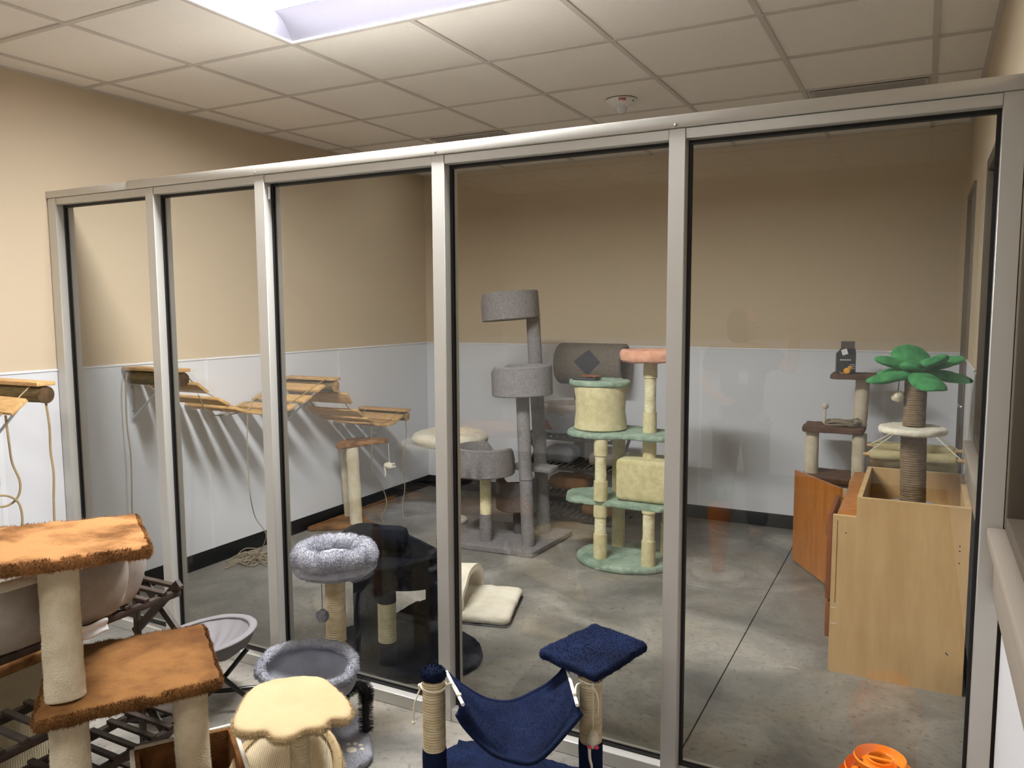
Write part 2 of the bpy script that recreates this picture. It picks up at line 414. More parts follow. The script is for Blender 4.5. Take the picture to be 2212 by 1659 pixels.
def fuzz(faces_src, n, ln, wd, seed=0, edge=False):
    """short pile: n thin triangles standing on a mesh (returned as its own bmesh)"""
    rnd = random.Random(seed); b = nb(); F = [f for f in faces_src.faces if f.calc_area() > 0 and (not edge or abs(f.normal.z) < .8)]
    ar = []; s = 0
    for f in F: s += f.calc_area(); ar.append(s)
    import bisect
    for k in range(n):
        f = F[min(len(F)-1, bisect.bisect(ar, rnd.random()*s))]; vs = [v.co for v in f.verts]
        i = rnd.randrange(1, len(vs)-1); a, c2, d = vs[0], vs[i], vs[i+1]
        x, y = rnd.random(), rnd.random()
        if x+y > 1: x, y = 1-x, 1-y
        p = a+(c2-a)*x+(d-a)*y; nrm = f.normal
        dr = (nrm+V((rnd.uniform(-1, 1), rnd.uniform(-1, 1), rnd.uniform(-1, 1)))*.55).normalized()
        t = dr.cross(V((rnd.uniform(-1, 1), rnd.uniform(-1, 1), rnd.uniform(-1, 1)))).normalized()*wd
        l = ln*rnd.uniform(.5, 1.1)
        b.faces.new((b.verts.new(p-t-nrm*.001), b.verts.new(p+t-nrm*.001), b.verts.new(p+dr*l)))
    return b
def plush(name, bm, m, parent, label=None, pile=0, ln=.009, wd=.0009, edge=False):
    """a plush part; optional pile as its own stuff part"""
    bmesh.ops.recalc_face_normals(bm, faces=bm.faces); fz = fuzz(bm, pile, ln, wd, seed=len(bpy.data.objects), edge=edge) if pile else None
    o = part(name, bm, m, parent, label)
    if fz:
        p = root_pos(parent); fz.transform(Matrix.Translation(-p)); me = bpy.data.meshes.new('pile'); fz.to_mesh(me); fz.free()
        me.materials.append(M[m]); q = bpy.data.objects.new('pile', me); C.objects.link(q); q.parent = o; q['kind'] = 'stuff'
    return o
def text(s, size, loc, rot, m, parent, ext=.0006, name='lettering'):
    cu = bpy.data.curves.new(name, 'FONT'); cu.body = s; cu.size = size; cu.align_x = 'CENTER'; cu.align_y = 'CENTER'; cu.extrude = ext; cu.offset = size*.02
    t = bpy.data.objects.new(name, cu); C.objects.link(t); t.rotation_euler = rot
    bpy.context.view_layer.update(); me = bpy.data.meshes.new_from_object(t.evaluated_get(bpy.context.evaluated_depsgraph_get()))
    bpy.data.objects.remove(t); me.materials.clear(); me.materials.append(M[m])
    o = bpy.data.objects.new(name, me); C.objects.link(o); o.rotation_euler = rot; o.location = V(loc)-root_pos(parent); o.parent = parent; return o

# ================================================================== SETTING
T = .61; GX = -.418; GY = -.385
# floor: concrete slabs with saw-cut joints
fl = struct('floor', box(-.12, RX+.12, FY-.1, BY+.12, -.2, -.012), 'dark')
xs = [-.12, 3.150, RX+.12]; ys = [FY-.1, -1.2, 1.89, BY+.12]
for i in range(2):
    for j in range(3):
        g = .0022
        part('slab', box(xs[i]+g, xs[i+1]-g, ys[j]+g, ys[j+1]-g, -.012, 0, bev=.0012, seg=1), 'floor', fl, smooth=False)
# walls (painted upper), wainscot panels, baseboards
def wall(name, bx): return struct(name, box(*bx), 'tan')
wl = wall('wall_left', (-.12, 0, FY-.12, BY+.12, -.012, H+.12))
wb = wall('wall_back', (0, RX, BY, BY+.12, -.012, H+.12))
wf = wall('wall_front', (0, RX, FY-.12, FY, -.012, H+.12))
WZ = 1.27
def panels(parent, axis, fixed, inw, a0, a1, seams, skip=None):
    e = [a0]+[s for s in seams if a0 < s < a1]+[a1]
    for p, q in zip(e, e[1:]):
        lo, hi = sorted((fixed, fixed+inw*.004))
        b = box(p+.001, q-.001, lo, hi, .09, WZ) if axis == 'x' else box(lo, hi, p+.001, q-.001, .09, WZ)
        part('wainscot_panel', b, 'frp', parent, smooth=False)
        lo, hi = sorted((fixed, fixed+inw*.009))
        b = box(p, q, lo, hi, WZ, WZ+.012, bev=.003) if axis == 'x' else box(lo, hi, p, q, WZ, WZ+.012, bev=.003)
        part('cap_strip', b, 'whitetrim', parent)
        if q != a1:
            lo, hi = sorted((fixed, fixed+inw*.006))
            b = box(q-.012, q+.012, lo, hi, .09, WZ-.002) if axis == 'x' else box(lo, hi, q-.012, q+.012, .09, WZ-.002)
            part('joint_strip', b, 'whitetrim', parent, smooth=False)
panels(wl, 'y', 0, 1, FY, -.002, [-.30-1.22*k for k in (3, 2, 1, 0)])
panels(wl, 'y', 0, 1, .115, BY, [.92, 2.14])
panels(wb, 'x', BY, -1, 0, RX, [1.2, 2.42, 3.64])
panels(wf, 'x', FY, 1, 0, RX, [1.22, 2.44])
def baseboard(nm, bx): return struct(nm, box(*bx, bev=.003), 'base', smooth=True)
baseboard('baseboard_left', (0, .010, .115, BY, 0, .1))
baseboard('baseboard_left_front', (0, .010, FY, -.002, 0, .1))
baseboard('baseboard_back', (.010, RX-.010, BY-.010, BY, 0, .1))
baseboard('baseboard_front', (.010, RX-.010, FY, FY+.010, 0, .1))
# right wall with two windows and a door
D0, D1 = 2.62, 3.2      # door
W0, W1 = .32, 1.52      # window beyond the partition
N0, N1 = -1.9, -.02     # window on the near side
SZ, TZ = .99, 2.19
def rbox(y0, y1, z0, z1, x0=RX, x1=RX+.12): return box(x0, x1, y0, y1, z0, z1)
b = rbox(FY-.12, N0, -.012, H+.12)
for y0, y1, z0, z1 in ((N0, N1, -.012, SZ), (N0, N1, TZ, H+.12), (N1, W0, -.012, H+.12), (W0, W1, -.012, SZ), (W0, W1, TZ, H+.12), (W1, D0, -.012, H+.12), (D0, D1, 2.2, H+.12), (D1, BY+.12, -.012, H+.12)):
    join(b, rbox(y0, y1, z0, z1))
wr = struct('wall_right', b, 'tan')
for y0, y1, z1 in ((FY, N0, WZ), (N0, N1, SZ-.03), (.115, W0, WZ), (W0, W1, SZ-.03), (W1, D0-.05, WZ), (D1+.05, BY, WZ)):
    part('wainscot_panel', box(RX-.004, RX, y0, y1, .09, z1), 'frp', wr, smooth=False)
    if z1 == WZ: part('cap_strip', box(RX-.009, RX, y0, y1, WZ, WZ+.012, bev=.003), 'whitetrim', wr)
baseboard('baseboard_right', (RX-.010, RX, .115, D0-.05, 0, .1))
baseboard('baseboard_right_front', (RX-.010, RX, FY, -.002, 0, .1))
def window(nm, y0, y1):
    b = nb()
    for bx in ((RX-.012, RX+.1, y0, y0+.05, SZ, TZ), (RX-.012, RX+.1, y1-.05, y1, SZ, TZ), (RX-.012, RX+.1, y0+.05, y1-.05, TZ-.05, TZ), (RX-.012, RX+.1, y0+.05, y1-.05, SZ, SZ+.04)): box(*bx, bm=b, bev=.003)
    f = struct(nm, b, 'bronze', loc=(RX, (y0+y1)/2, SZ), smooth=True)
    part('pane', box(RX+.06, RX+.066, y0+.05, y1-.05, SZ+.04, TZ-.05), 'glass', f)
    part('mullion', box(RX+.04, RX+.085, (y0+y1)/2-.02, (y0+y1)/2+.02, SZ+.04, TZ-.05, bev=.003), 'bronze', f)
    part('window_sill', box(RX-.05, RX+.0, y0-.0, y1, SZ-.04, SZ-.002, bev=.005), 'sillp', f)
    part('apron', box(RX-.03, RX, y0, y1, SZ-.19, SZ-.04, bev=.004), 'sillp', f)
    part('closed_blind', box(RX+.1, RX+.104, y0+.05, y1-.05, SZ+.04, TZ-.05), 'bronze', f)
window('window_1', N0, N1); window('window_2', W0, W1)
b = nb()
for bx in ((RX-.014, RX+.1, D0-.05, D0+.03, 0, 2.2), (RX-.014, RX+.1, D1-.03, D1+.05, 0, 2.2), (RX-.014, RX+.1, D0-.05, D1+.05, 2.2-.0, 2.25)): box(*bx, bm=b, bev=.003)
dr = struct('door_1', b, 'bronze', loc=(RX, D0, 0), smooth=True)
part('door_leaf', box(RX+.03, RX+.07, D0+.03, D1-.03, .005, 2.2), 'bronze', dr)
part('door_handle', pipe([(RX+.03, D0+.09, 1.0), (RX-.02, D0+.09, 1.0), (RX-.025, D0+.14, 1.0), (RX-.025, D0+.2, 1.0)], .009), 'chrome', dr)

# ceiling: grid bars, tiles, troffers
ce = struct('ceiling', box(-.12, RX+.12, FY-.12, BY+.12, H+.09, H+.12), 'dark')
xl = [GX+T*k for k in range(0, 9)]; yl = [GY+T*k for k in range(-7, 8)]
lights = {(3, 0), (4, 0), (1, -4), (2, -4), (4, -4), (5, -4)}
ventc = {}
gaps = {4: [(GY, GY+T)], 2: [(GY-4*T, GY-3*T)], 5: [(GY-4*T, GY-3*T)]}
for i, k in enumerate(xl):
    if 0 < k < RX:
        e = [FY]+[q for g in gaps.get(i, []) for q in (g[0]+.012, g[1]-.012)]+[BY]
        for a, b_ in zip(e[::2], e[1::2]): part('grid_bar', box(k-.012, k+.012, a, b_, H-.003, H+.02), 'grid', ce, smooth=False)
for k in yl:
    if FY < k < BY: part('grid_bar', box(0, RX, k-.012, k+.012, H-.0034, H+.0195), 'grid', ce, smooth=False)
for bx in ((0, .022, FY, BY), (RX-.022, RX, FY, BY), (.022, RX-.022, BY-.022, BY), (.022, RX-.022, FY, FY+.022)):
    part('wall_angle', box(*bx, H-.003, H+.02), 'grid', ce, smooth=False)
for i in range(0, 8):
    for j in range(-7, 7):
        x0, x1 = max(0, GX+T*i), min(RX, GX+T*(i+1)); y0, y1 = max(FY, GY+T*j), min(BY, GY+T*(j+1))
        if (i, j) in lights or x1-x0 < .04 or y1-y0 < .04: continue
        z = H+.001+random.uniform(0, .003); g = .0035
        T1 = Matrix.Translation(V(((x0+x1)/2, (y0+y1)/2, z))) @ Matrix.Rotation(random.uniform(-.004, .004), 4, 'X')
        part('tile', box(-(x1-x0)/2+g+.006, (x1-x0)/2-g-.006, -(y1-y0)/2+g+.006, (y1-y0)/2-g-.006, 0, .02, T=T1), 'tile', ce, smooth=False)
def troffer(x0, y0, label, lm='lens_far'):
    x1, y1 = x0+2*T, y0+T; t = thing('ceiling_light', label, 'light', ((x0+x1)/2, (y0+y1)/2, H))
    g = .012; a = (x0+g, x1-g, y0+g, y1-g)
    b = nb()
    for bx in ((a[0], a[1], a[2], a[2]+.012), (a[0], a[1], a[3]-.012, a[3]), (a[0], a[0]+.012, a[2]+.012, a[3]-.012), (a[1]-.012, a[1], a[2]+.012, a[3]-.012)): box(*bx, H-.006, H+.01, bm=b)
    part('frame', b, 'white', t, smooth=False)
    wy = .17
    for s, yo, yi in ((1, a[2]+.012, a[2]+wy), (-1, a[3]-.012, a[3]-wy)):
        b = nb(); rr = []
        for k in range(9):
            u = k/8; y = yo+(yi-yo)*u; z = H+.001+.075*sin(u*pi/2); rr.append([V((a[0]+.012, y, z)), V((a[1]-.012, y, z)), V((a[1]-.012, y, z+.003)), V((a[0]+.012, y, z+.003))])
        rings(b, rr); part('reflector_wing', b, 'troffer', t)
    for xo, xi in ((a[0]+.012, a[0]+.05), (a[1]-.012, a[1]-.05)):
        b = nb(); rr = [[V((xo, a[2]+.012, H+.001)), V((xo, a[3]-.012, H+.001)), V((xo, a[3]-.012, H+.004)), V((xo, a[2]+.012, H+.004))], [V((xi, a[2]+.012, H+.078)), V((xi, a[3]-.012, H+.078)), V((xi, a[3]-.012, H+.081)), V((xi, a[2]+.012, H+.081))]]
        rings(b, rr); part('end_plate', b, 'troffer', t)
    ym = (y0+y1)/2; b = nb(); rr = []
    for k in range(13):
        u = k/12; y = a[2]+wy-.004+(a[3]-a[2]-2*wy+.008)*u; z = H+.072-.046*sin(u*pi); rr.append([V((a[0]+.045, y, z)), V((a[1]-.045, y, z)), V((a[1]-.045, y, z+.003)), V((a[0]+.045, y, z+.003))])
    rings(b, rr); part('lens', b, lm, t, label='glowing white lens')
    part('housing', box(a[0]+.013, a[1]-.013, a[2]+.013, a[3]-.013, H+.082, H+.088), 'white', t, smooth=False)
troffer(GX+3*T, GY, 'lit two by four foot ceiling troffer directly above the aluminium glass partition', 'lens')
troffer(GX+4*T, GY-4*T, 'lit ceiling troffer behind the photographer, over the near half of the room')

troffer(GX+1*T, GY-4*T, 'added fill light in troffer form, unseen behind the photographer near the left wall')  # out-of-view fill lamp, added to raise the ambient light
# partition of aluminium mullions and glass
pt = thing('window_3', None, None, (0, 0, 0)); pt['kind'] = 'structure'
MX = [(.004, .066), (.722, .774), (1.392, 1.444), (2.262, 2.314), (3.136, 3.188), (4.014, 4.066)]
RB, RT = 2.09, 2.122
for x0, x1 in MX:
    p = part('mullion', box(x0, x1, 0, .092, 0, RT, bev=.0015, seg=1), 'alu', pt)
    part('edge_bead', box(x0+.001, x1-.001, -.0015, 0, .05, RT-.01), 'alu2', p, smooth=False)
part('wall_gasket', box(4.066, RX-.001, .02, .08, .0, RT), 'gasket', pt)
part('wall_gasket', box(0.0006, .004, .02, .08, .0, RT), 'gasket', pt)
for (a, b1), (c, d) in zip(MX, MX[1:]):
    part('head_rail', box(b1+.0005, c-.0005, .002, .090, RB, RT-.0005, bev=.0015, seg=1), 'alu2', pt)
    part('sill_rail', box(b1+.0005, c-.0005, .002, .090, 0, .05, bev=.002, seg=1), 'alu2', pt)
    part('glass_pane', box(b1+.004, c-.004, YG-.003, YG+.003, .054, RB-.004), 'glass', pt, smooth=False)
    for s, (y0, y1) in enumerate(((YG-.009, YG-.0032), (YG+.0032, YG+.009))):
        b = nb(); box(b1+.0004, b1+.010, y0, y1, .0502, RB-.0004, bm=b); box(c-.010, c-.0004, y0, y1, .0502, RB-.0004, bm=b)
        box(b1+.010, c-.010, y0, y1, .0502, .061, bm=b); box(b1+.010, c-.010, y0, y1, RB-.012, RB-.0004, bm=b)
        part('gasket', b, 'gasket', pt, smooth=False)
part('cap_rail', box(-.0+.001, .617, -.006, .098, RT+.001, 2.156, bev=.002), 'alu2', pt)
part('cap_rail', box(.613, RX-.001, -.009, .101, RT+.001, 2.161, bev=.002), 'alu2', pt)
for x in (1.405, 2.285, 3.16):
    part('screw', ball((x, -.010, 2.131), .0055, seg=10, s=(1, .5, 1)), 'chrome', pt)
part('catch_plate', cbox((1.452, .02, 2.05), (.012, .004, .05), bev=.001), 'white', pt)

# smoke alarm / strobe, vents
t = thing('fire_strobe_alarm', 'round white ceiling fire alarm with clear strobe and red FIRE lettering', 'alarm', (2.345, 1.76, H-.004))
part('base_plate', lathe((2.345, 1.76, H-.004), [(.085, 0), (.085, -.004), (.068, -.021), (.045, -.033), (.0301, -.036)], 40), 'plastic_white', t)
part('strobe_lens', lathe((2.345, 1.76, H-.040), [(.03, 0), (.03, -.012), (.024, -.028), (.012, -.036)], 24), 'clear', t)
text('FIRE', .0225, (2.345+.079*.34+.004, 1.76-.079*.94, H-.004-.0135), (radians(135), 0, radians(19.9)), 'red', t, .0008)
part('pilot_led', ball((2.345+.076, 1.76-.03, H-.02), .004, seg=8), 'black', t)
def vent(x0, x1, y0, y1, label, dk='dark'):
    t = thing('ceiling_vent', label, 'vent', ((x0+x1)/2, (y0+y1)/2, H-.0035))
    b = nb()
    for bx in ((x0, x1, y0, y0+.02), (x0, x1, y1-.02, y1), (x0, x0+.02, y0+.02, y1-.02), (x1-.02, x1, y0+.02, y1-.02)): box(*bx, H-.007, H-.0035, bm=b, bev=.001)
    part('frame', b, 'vent', t); part('dark_opening', box(x0+.02, x1-.02, y0+.02, y1-.02, H-.0045, H-.0038), dk, t)
    n = int((y1-y0-.04)/.022)
    for k in range(n): part('louvre', cbox(((x0+x1)/2, y0+.031+k*.022, H-.0058), (x1-x0-.042, .019, .0012), rx=radians(4)), 'vent', t, smooth=False)
vent(3.27, 3.83, 2.08, 2.6, 'grey square louvred ceiling vent near the right wall', 'vent')
vent(.87, 1.42, 2.09, 2.6, 'ceiling air vent near the left wall, mostly hidden above the partition rail')

# ================================================================== WALL CLIMBERS (left wall)
def log(x1, y, z, r, label, endm='logend', sq=False):
    t = thing('log_shelf', label, 'cat shelf', (0, y, z))
    part('log', tube((.012, y, z), (x1, y, z), r, seg=20, rows=8, amp=.006, ns=14), 'log', t)
    part('cut_end', tube((x1, y, z), (x1+.002, y, z), r*.96, seg=20, amp=.004), endm, t)
    part('plank', cbox((x1/2+.01, y-.005, z+r+.010), (x1-.0, .085, .018), rz=.02, bev=.003), 'pine', t)
    b = cbox((.005+.001, y+.005, z-.12), (.004, .03, .27), bev=.001)
    part('wall_bracket', b, 'steel', t)
    part('brace', tube((.012, y, z-.235), (x1*.62, y, z-r-.002), .0065, seg=8), 'steel', t)
    for dz in (-.06, -.19): part('screw', ball((.0095, y+.005, z+dz), .006, seg=8), 'chrome', t)
    return t
log(.44, -.335, 1.205, .038, 'weathered log wall shelf on the near side of the partition', 'logendd')
log(.43, .40, 1.21, .038, 'highest log wall shelf, just beyond the partition on the left wall', 'logendd')
log(.43, 1.60, 1.065, .038, 'middle log wall shelf between the two plank bridges')
log(.43, 2.40, .765, .035, 'lowest log wall shelf, last one before the back corner')
def bridge(pts, x0, x1, label, group=None, seed=1):
    rn = random.Random(seed); t = thing('plank_bridge', label, 'cat bridge', (0, pts[len(pts)//2][0], pts[len(pts)//2][1]))
    for k, (y, z) in enumerate(pts[1:-1], 1):
        a = atan2(pts[k+1][1]-pts[k-1][1], pts[k+1][0]-pts[k-1][0])
        part('plank', cbox(((x0+x1)/2+rn.uniform(-.01, .01), y, z), (x1-x0+rn.uniform(-.02, .02), .088, .018), rz=rn.uniform(-.06, .06), rx=a, bev=.003), 'pine', t)
    for x in (x0+.05, x1-.06):
        part('rope', pipe([(x, y, z+.0125) for y, z in pts], .0032, seg=6, n=5), 'rope', t)
    return t
B1 = [(.415, 1.255), (.515, 1.155), (.655, 1.066), (.78, 1.005), (.90, .975), (1.03, .955), (1.17, .972), (1.30, 1.01), (1.44, 1.065), (1.57, 1.11)]
bridge(B1, .03, .45, 'longer sagging plank bridge between the highest and middle log shelves', seed=3)
B2 = [(1.64, 1.1), (1.70, .975), (1.80, .862), (1.94, .795), (2.07, .745), (2.20, .735), (2.30, .765), (2.38, .8)]
bridge(B2, .03, .45, 'shorter plank bridge dropping steeply from the middle log shelf to the lowest', seed=5)
b3 = [(-.35, 1.25), (-.45, 1.165), (-.58, 1.06), (-.72, 1.0), (-.86, .98), (-1.0, .99)]
bridge(b3, .03, .45, 'plank bridge on the near side of the partition, running out of the picture at left', seed=8)
def rope(pts, r, label, m='rope', loc=None, name='hanging_rope', group=None):
    return single(name, pipe(pts, r, seg=7, n=6), m, label, 'rope', loc or pts[0], group)
rope([(.425, -.328, 1.167), (.44, -.328, 1.06), (.432, -.325, .95), (.446, -.326, .85), (.44, -.33, .72), (.436, -.33, .58), (.43, -.32, .4), (.42, -.31, .22)], .0052, 'long straight jute rope hanging from the end of the near log shelf')
rope([(.40, -.49, 1.13), (.405, -.485, 1.0), (.40, -.475, .92), (.42, -.46, .84), (.415, -.465, .78), (.40, -.49, .745), (.39, -.53, .74), (.39, -.56, .765), (.40, -.54, .79), (.41, -.50, .78), (.42, -.47, .745), (.43, -.465, .68), (.42, -.47, .6), (.41, -.48, .4)], .005, 'jute rope with a loose loop hanging left of the straight rope')
rope([(.06, .345, 1.24), (.055, .335, 1.15), (.05, .335, .95), (.06, .34, .8), (.065, .335, .66), (.055, .335, .5), (.05, .335, .3), (.05, .34, .09)], .0042, 'thin rope hanging close to the wall from the highest log shelf', 'rope')
rope([(.42, .50, 1.12), (.40, .56, 1.03), (.36, .66, .985), (.38, .78, .98), (.41, .86, 1.0), (.42, .9, 1.06), (.43, .95, 1.03), (.44, 1.0, .97)], .0035, 'grey cord looping over the planks of the longer bridge', 'roped')
coil = [(.43, .83, .97), (.42, .83, .8), (.40, .85, .62), (.42, .84, .48), (.36, .93, .33), (.40, .97, .22), (.30, 1.0, .08), (.2, 1.05, .02)]
rn = random.Random(4)
for k in range(70): coil.append((.16+rn.gauss(0, .075), 1.06+rn.gauss(0, .085), .006+abs(rn.gauss(0, .018))))
coil = [(max(.02, x), y, z) for x, y, z in coil]
rope(coil, .0033, 'tangled heap of jute rope on the floor, its end hanging from the longer bridge', 'roped', (.16, 1.06, 0), 'rope_heap')
rope([(.42, 2.395, .735), (.42, 2.40, .62), (.41, 2.37, .5), (.415, 2.36, .36), (.42, 2.37, .22), (.41, 2.35, .1), (.44, 2.32, .006), (.5, 2.33, .006)], .004, 'thin rope hanging from the end of the lowest log shelf', 'roped')
rope([(.40, 2.0, .76), (.39, 2.02, .6), (.36, 2.06, .42), (.34, 2.2, .25), (.36, 2.22, .12), (.32, 2.2, .02), (.38, 2.16, .006)], .0036, 'dark cord hanging from the shorter bridge behind the triangular brown tree', 'roped')

# ================================================================== CAT TREES BEYOND THE GLASS
def mouse(c, label, tail=True, s=1.0, ear='furW', tilt=0, pitch=100, strip=False):
    c = V(c); t = thing('toy_mouse', label, 'cat toy', c)
    b = lathe((0, 0, 0), [(.002, -.028), (.010, -.026), (.016, -.012), (.017, 0), (.013, .014), (.007, .026), (.002, .032)], 16, amp=.002, ns=80)
    Tm = Matrix.Translation(c) @ Matrix.Rotation(tilt, 4, 'Z') @ Matrix.Rotation(radians(pitch), 4, 'Y') @ Matrix.Scale(s, 4)
    b.transform(Tm); part('body', b, 'furW', t)
    for sy in (-1, 1):
        e = ball((0, sy*.010, 0), .007, seg=10, s=(.4, 1, 1)); e.transform(Matrix.Translation(V((0, 0, 0)))); 
        e.transform(Matrix.Translation(V((-.013, 0, .016)))); e.transform(Tm); part('ear', e, ear, t)
    nn = ball((-.002, 0, .032), .003, seg=8); nn.transform(Tm); part('nose', nn, 'black', t)
    if tail:
        p = Tm @ V((0, 0, -.026)) if not strip else c+V((-.004, -.018, -.022)); part('tail', pipe([p, p+V((.002, 0, -.03)), p+V((.008, 0, -.055)), p+V((.004, 0, -.085))], lambda u: .005*s*(1-.5*u), seg=8), 'ropew', t)
    return t
# I: triangular brown tree
t = thing('triangular_cat_tree', 'small cat tree with triangular tan plush top and base, by the left wall', 'cat tree', (.2, 1.95, 0))
plush('base', prism(roundpoly([(.03, 1.70), (.42, 2.0), (.03, 2.28)], .05), 0, .035, .012, .004), 'furAd', t)
tp = prism(roundpoly([(.15, 1.91), (.24, 1.83), (.47, 2.13), (.09, 2.16)], .025), .585, .622, .014, .008, zf=lambda x, y: (x-.2)*.08)
plush('top_platform', tp, 'furA', t)
plush('post', tube((.29, 1.95, .035), (.27, 1.945, .59), .045, rows=30, amp=.004, ns=30), 'furC', t)
plush('post', tube((.11, 2.10, .035), (.11, 2.06, .59), .042, rows=16, amp=.003), 'furC', t)
mouse((.47, 2.12, .44), 'white toy mouse dangling from the triangular platform', s=1.5, tilt=.5)
rope([(.46, 2.12, .6), (.468, 2.12, .465)], .0018, 'fine string holding up the white toy mouse', 'ropew', name='string')

# J: midnight navy tree behind the donut tree
t = thing('navy_lounge_tree', 'dark midnight-blue plush cat tree with deep lounge, right behind the glass', 'cat tree', (1.85, .4, 0))
plush('base', prism(ellipse(1.80, .42, .38, .29), 0, .035, .012, .004), 'navyd', t)
def lounge(u, v):
    a = 2*pi*u; rx, ry = .235+.03*v, .165+.02*v
    h = .385+v*.11+(.05 if cos(a-2.6) > 0 else 0)*v*max(0, cos(a-2.6))
    h += .03*v*cos(2*a+.6)
    return (1.80+rx*cos(a), .36+ry*sin(a), h)
plush('lounge_rim', sheet(lounge, 60, 10, .03), 'navyd', t)
plush('lounge_floor', prism(ellipse(1.80, .36, .225, .155), .385, .415, .01, .004, inner=8), 'navyd', t)
plush('headrest', cbox((1.66, .5, .5), (.2, .09, .12), rz=.3, bev=.04), 'navyd', t)
part('post', tube((1.84, .24, .035), (1.84, .24, .135), .041), 'navyd', t)
part('post', tube((1.84, .24, .31), (1.84, .24, .38), .041), 'navyd', t)
part('sisal_wrap', sisal_post((1.84, .24, .135), (1.84, .24, .31), .040), 'sisalg', t)
part('post', tube((1.72, .25, .035), (1.72, .25, .40), .056, rows=8, amp=.002), 'navyd', t)
part('post', tube((2.03, .36, .035), (2.03, .36, .41), .056, rows=8, amp=.002), 'navyd', t)
part('post', tube((1.62, .5, .035), (1.62, .5, .40), .05, rows=8, amp=.002), 'navyd', t)
plush('inner_shelf', prism(roundrect(1.9, .46, .24, .18, .02), .17, .2, .01, .003), 'navyd', t)
plush('sagging_cushion', ball((1.93, .46, .215), .09, .01, 12, s=(1, .8, .35)), 'navyd', t)
part('shelf_leg', tube((2.0, .45, .035), (2.0, .45, .17), .011), 'black', t)

# K: tall grey carpet tree
def drum(c, r, h, cut=0, cutw=1.0, dirn=0, m='carpet', wall=.02, r2=None, floor=True, T=None, dip=1):
    """open carpeted cup with a lowered entrance"""
    bm = nb(); c = V(c); r2 = r2 or r; n = 64; rr = [[], [], [], [], [], [], []]
    for i in range(n):
        a = 2*pi*i/n; d = abs((a-dirn+pi) % (2*pi)-pi); s = 1-min(1, max(0, (d-cutw*.5)/(cutw*.35))); s = s*s*(3-2*s); hh = h-cut*s
        q = lambda R, z: V((R*cos(a), R*sin(a), z))*1.0
        am = .0015*nz((cos(a)*3, sin(a)*3, c.z), 3)
        rr[0].append(q(r-.006, 0)); rr[1].append(q(r+am, .006)); rr[2].append(q(r2+am, hh-.007)); rr[3].append(q(r2-wall*.35, hh)); rr[4].append(q(r2-wall*.7, hh)); rr[5].append(q(r2-wall, hh-.007)); rr[6].append(q(r-wall, .022))
    for row in rr:
        for i, p in enumerate(row): row[i] = (T @ p if T else p)+c
    return rings(bm, rr)
t = thing('grey_carpet_tree', 'tall leaning grey carpeted cat tree with four cup beds', 'cat tree', (1.45, 2.15, 0))
part('base', prism(roundpoly([(1.02, 1.86), (1.73, 1.90), (1.76, 2.48), (1.02, 2.44)], .03), 0, .04, .006, .001), 'carpet', t)
part('post', tube((1.635, 2.03, .04), (1.585, 2.05, 1.02), .043, rows=10, amp=.0015), 'carpet', t)
part('seam_band', tube((1.617, 2.037, .47), (1.614, 2.038, .50), .046), 'carpet', t)
part('post', tube((1.585, 2.375, .04), (1.51, 2.36, 1.505), .047, rows=12, amp=.0015), 'carpet', t)
Tl = Matrix.Rotation(radians(-4), 4, 'Y')
part('cup_bed', drum((1.385, 2.28, 1.495), .196, .185, .085, 1.3, radians(172), T=Matrix.Rotation(radians(-5), 4, 'Y')), 'carpet', t)
part('cup_bed', drum((1.575, 2.07, 1.015), .197, .19, .03, .9, radians(190), T=Matrix.Rotation(radians(-2), 4, 'Y')), 'carpet', t)
part('cup_bed', drum((1.33, 2.0, .49), .197, .185, .075, 1.2, radians(60)), 'carpet', t)
part('cup_bed', drum((1.435, 2.26, .21), .145, .20, .05, 1.2, radians(110), m='carpetd'), 'carpetd', t, label='small low charcoal cup bed')
part('post', tube((1.335, 2.0, .04), (1.335, 2.0, .22), .042), 'carpet', t)
part('sisal_wrap', sisal_post((1.335, 2.0, .22), (1.335, 2.0, .49), .038), 'sisalg', t)
part('post', tube((1.45, 2.26, .04), (1.45, 2.26, .21), .042), 'carpetd', t)
part('bridge_shelf', prism(roundrect(1.60, 2.2, .30, .13, .03), .50, .535, .008, .001), 'carpet', t)

# M: sage green and cream tree
t = thing('green_cream_tree', 'cream plush cat tree with sage green platforms and a barrel house', 'cat tree', (2.28, 2.14, 0))
plush('base', prism(ellipse(2.265, 2.13, .31, .27), 0, .04, .015, .004), 'green', t)
def gpost(x, y, z0, z1, s0, s1):
    part('post', tube((x, y, z0), (x, y, s0), .042, rows=6, amp=.002), 'crushed', t)
    if s1 > s0: part('sisal_wrap', sisal_post((x, y, s0), (x, y, s1), .036), 'sisalg', t)
    if z1 > s1: part('post', tube((x, y, s1), (x, y, z1), .042, rows=6, amp=.002), 'crushed', t)
gpost(2.145, 2.0, .04, .37, .19, .30); gpost(2.145, 2.0, .40, .78, .52, .68)
gpost(2.455, 1.99, .04, .37, .19, .36)
gpost(2.16, 2.28, .04, .37, .2, .2); gpost(2.16, 2.28, .40, .78, .42, .42)
gpost(2.50, 2.23, .04, .37, .25, .34)
gpost(2.40, 2.16, .66, .78, .67, .67); gpost(2.40, 2.16, .815, 1.26, .94, 1.15)
plush('platform', prism(roundpoly([(1.92, 1.98), (2.55, 1.98), (2.55, 2.30), (2.0, 2.38), (1.84, 2.2)], .05), .365, .40, .012, .005), 'green', t)
plush('platform', prism(roundpoly([(1.90, 2.02), (2.1, 1.93), (2.3, 2.02), (2.55, 2.02), (2.55, 2.30), (2.0, 2.46), (1.86, 2.3)], .06), .78, .815, .012, .005), 'green', t)
pr = [(.150, 0), (.165, .01), (.160, .05), (.155, .12), (.158, .2), (.168, .265), (.164, .275), (.148, .275)]
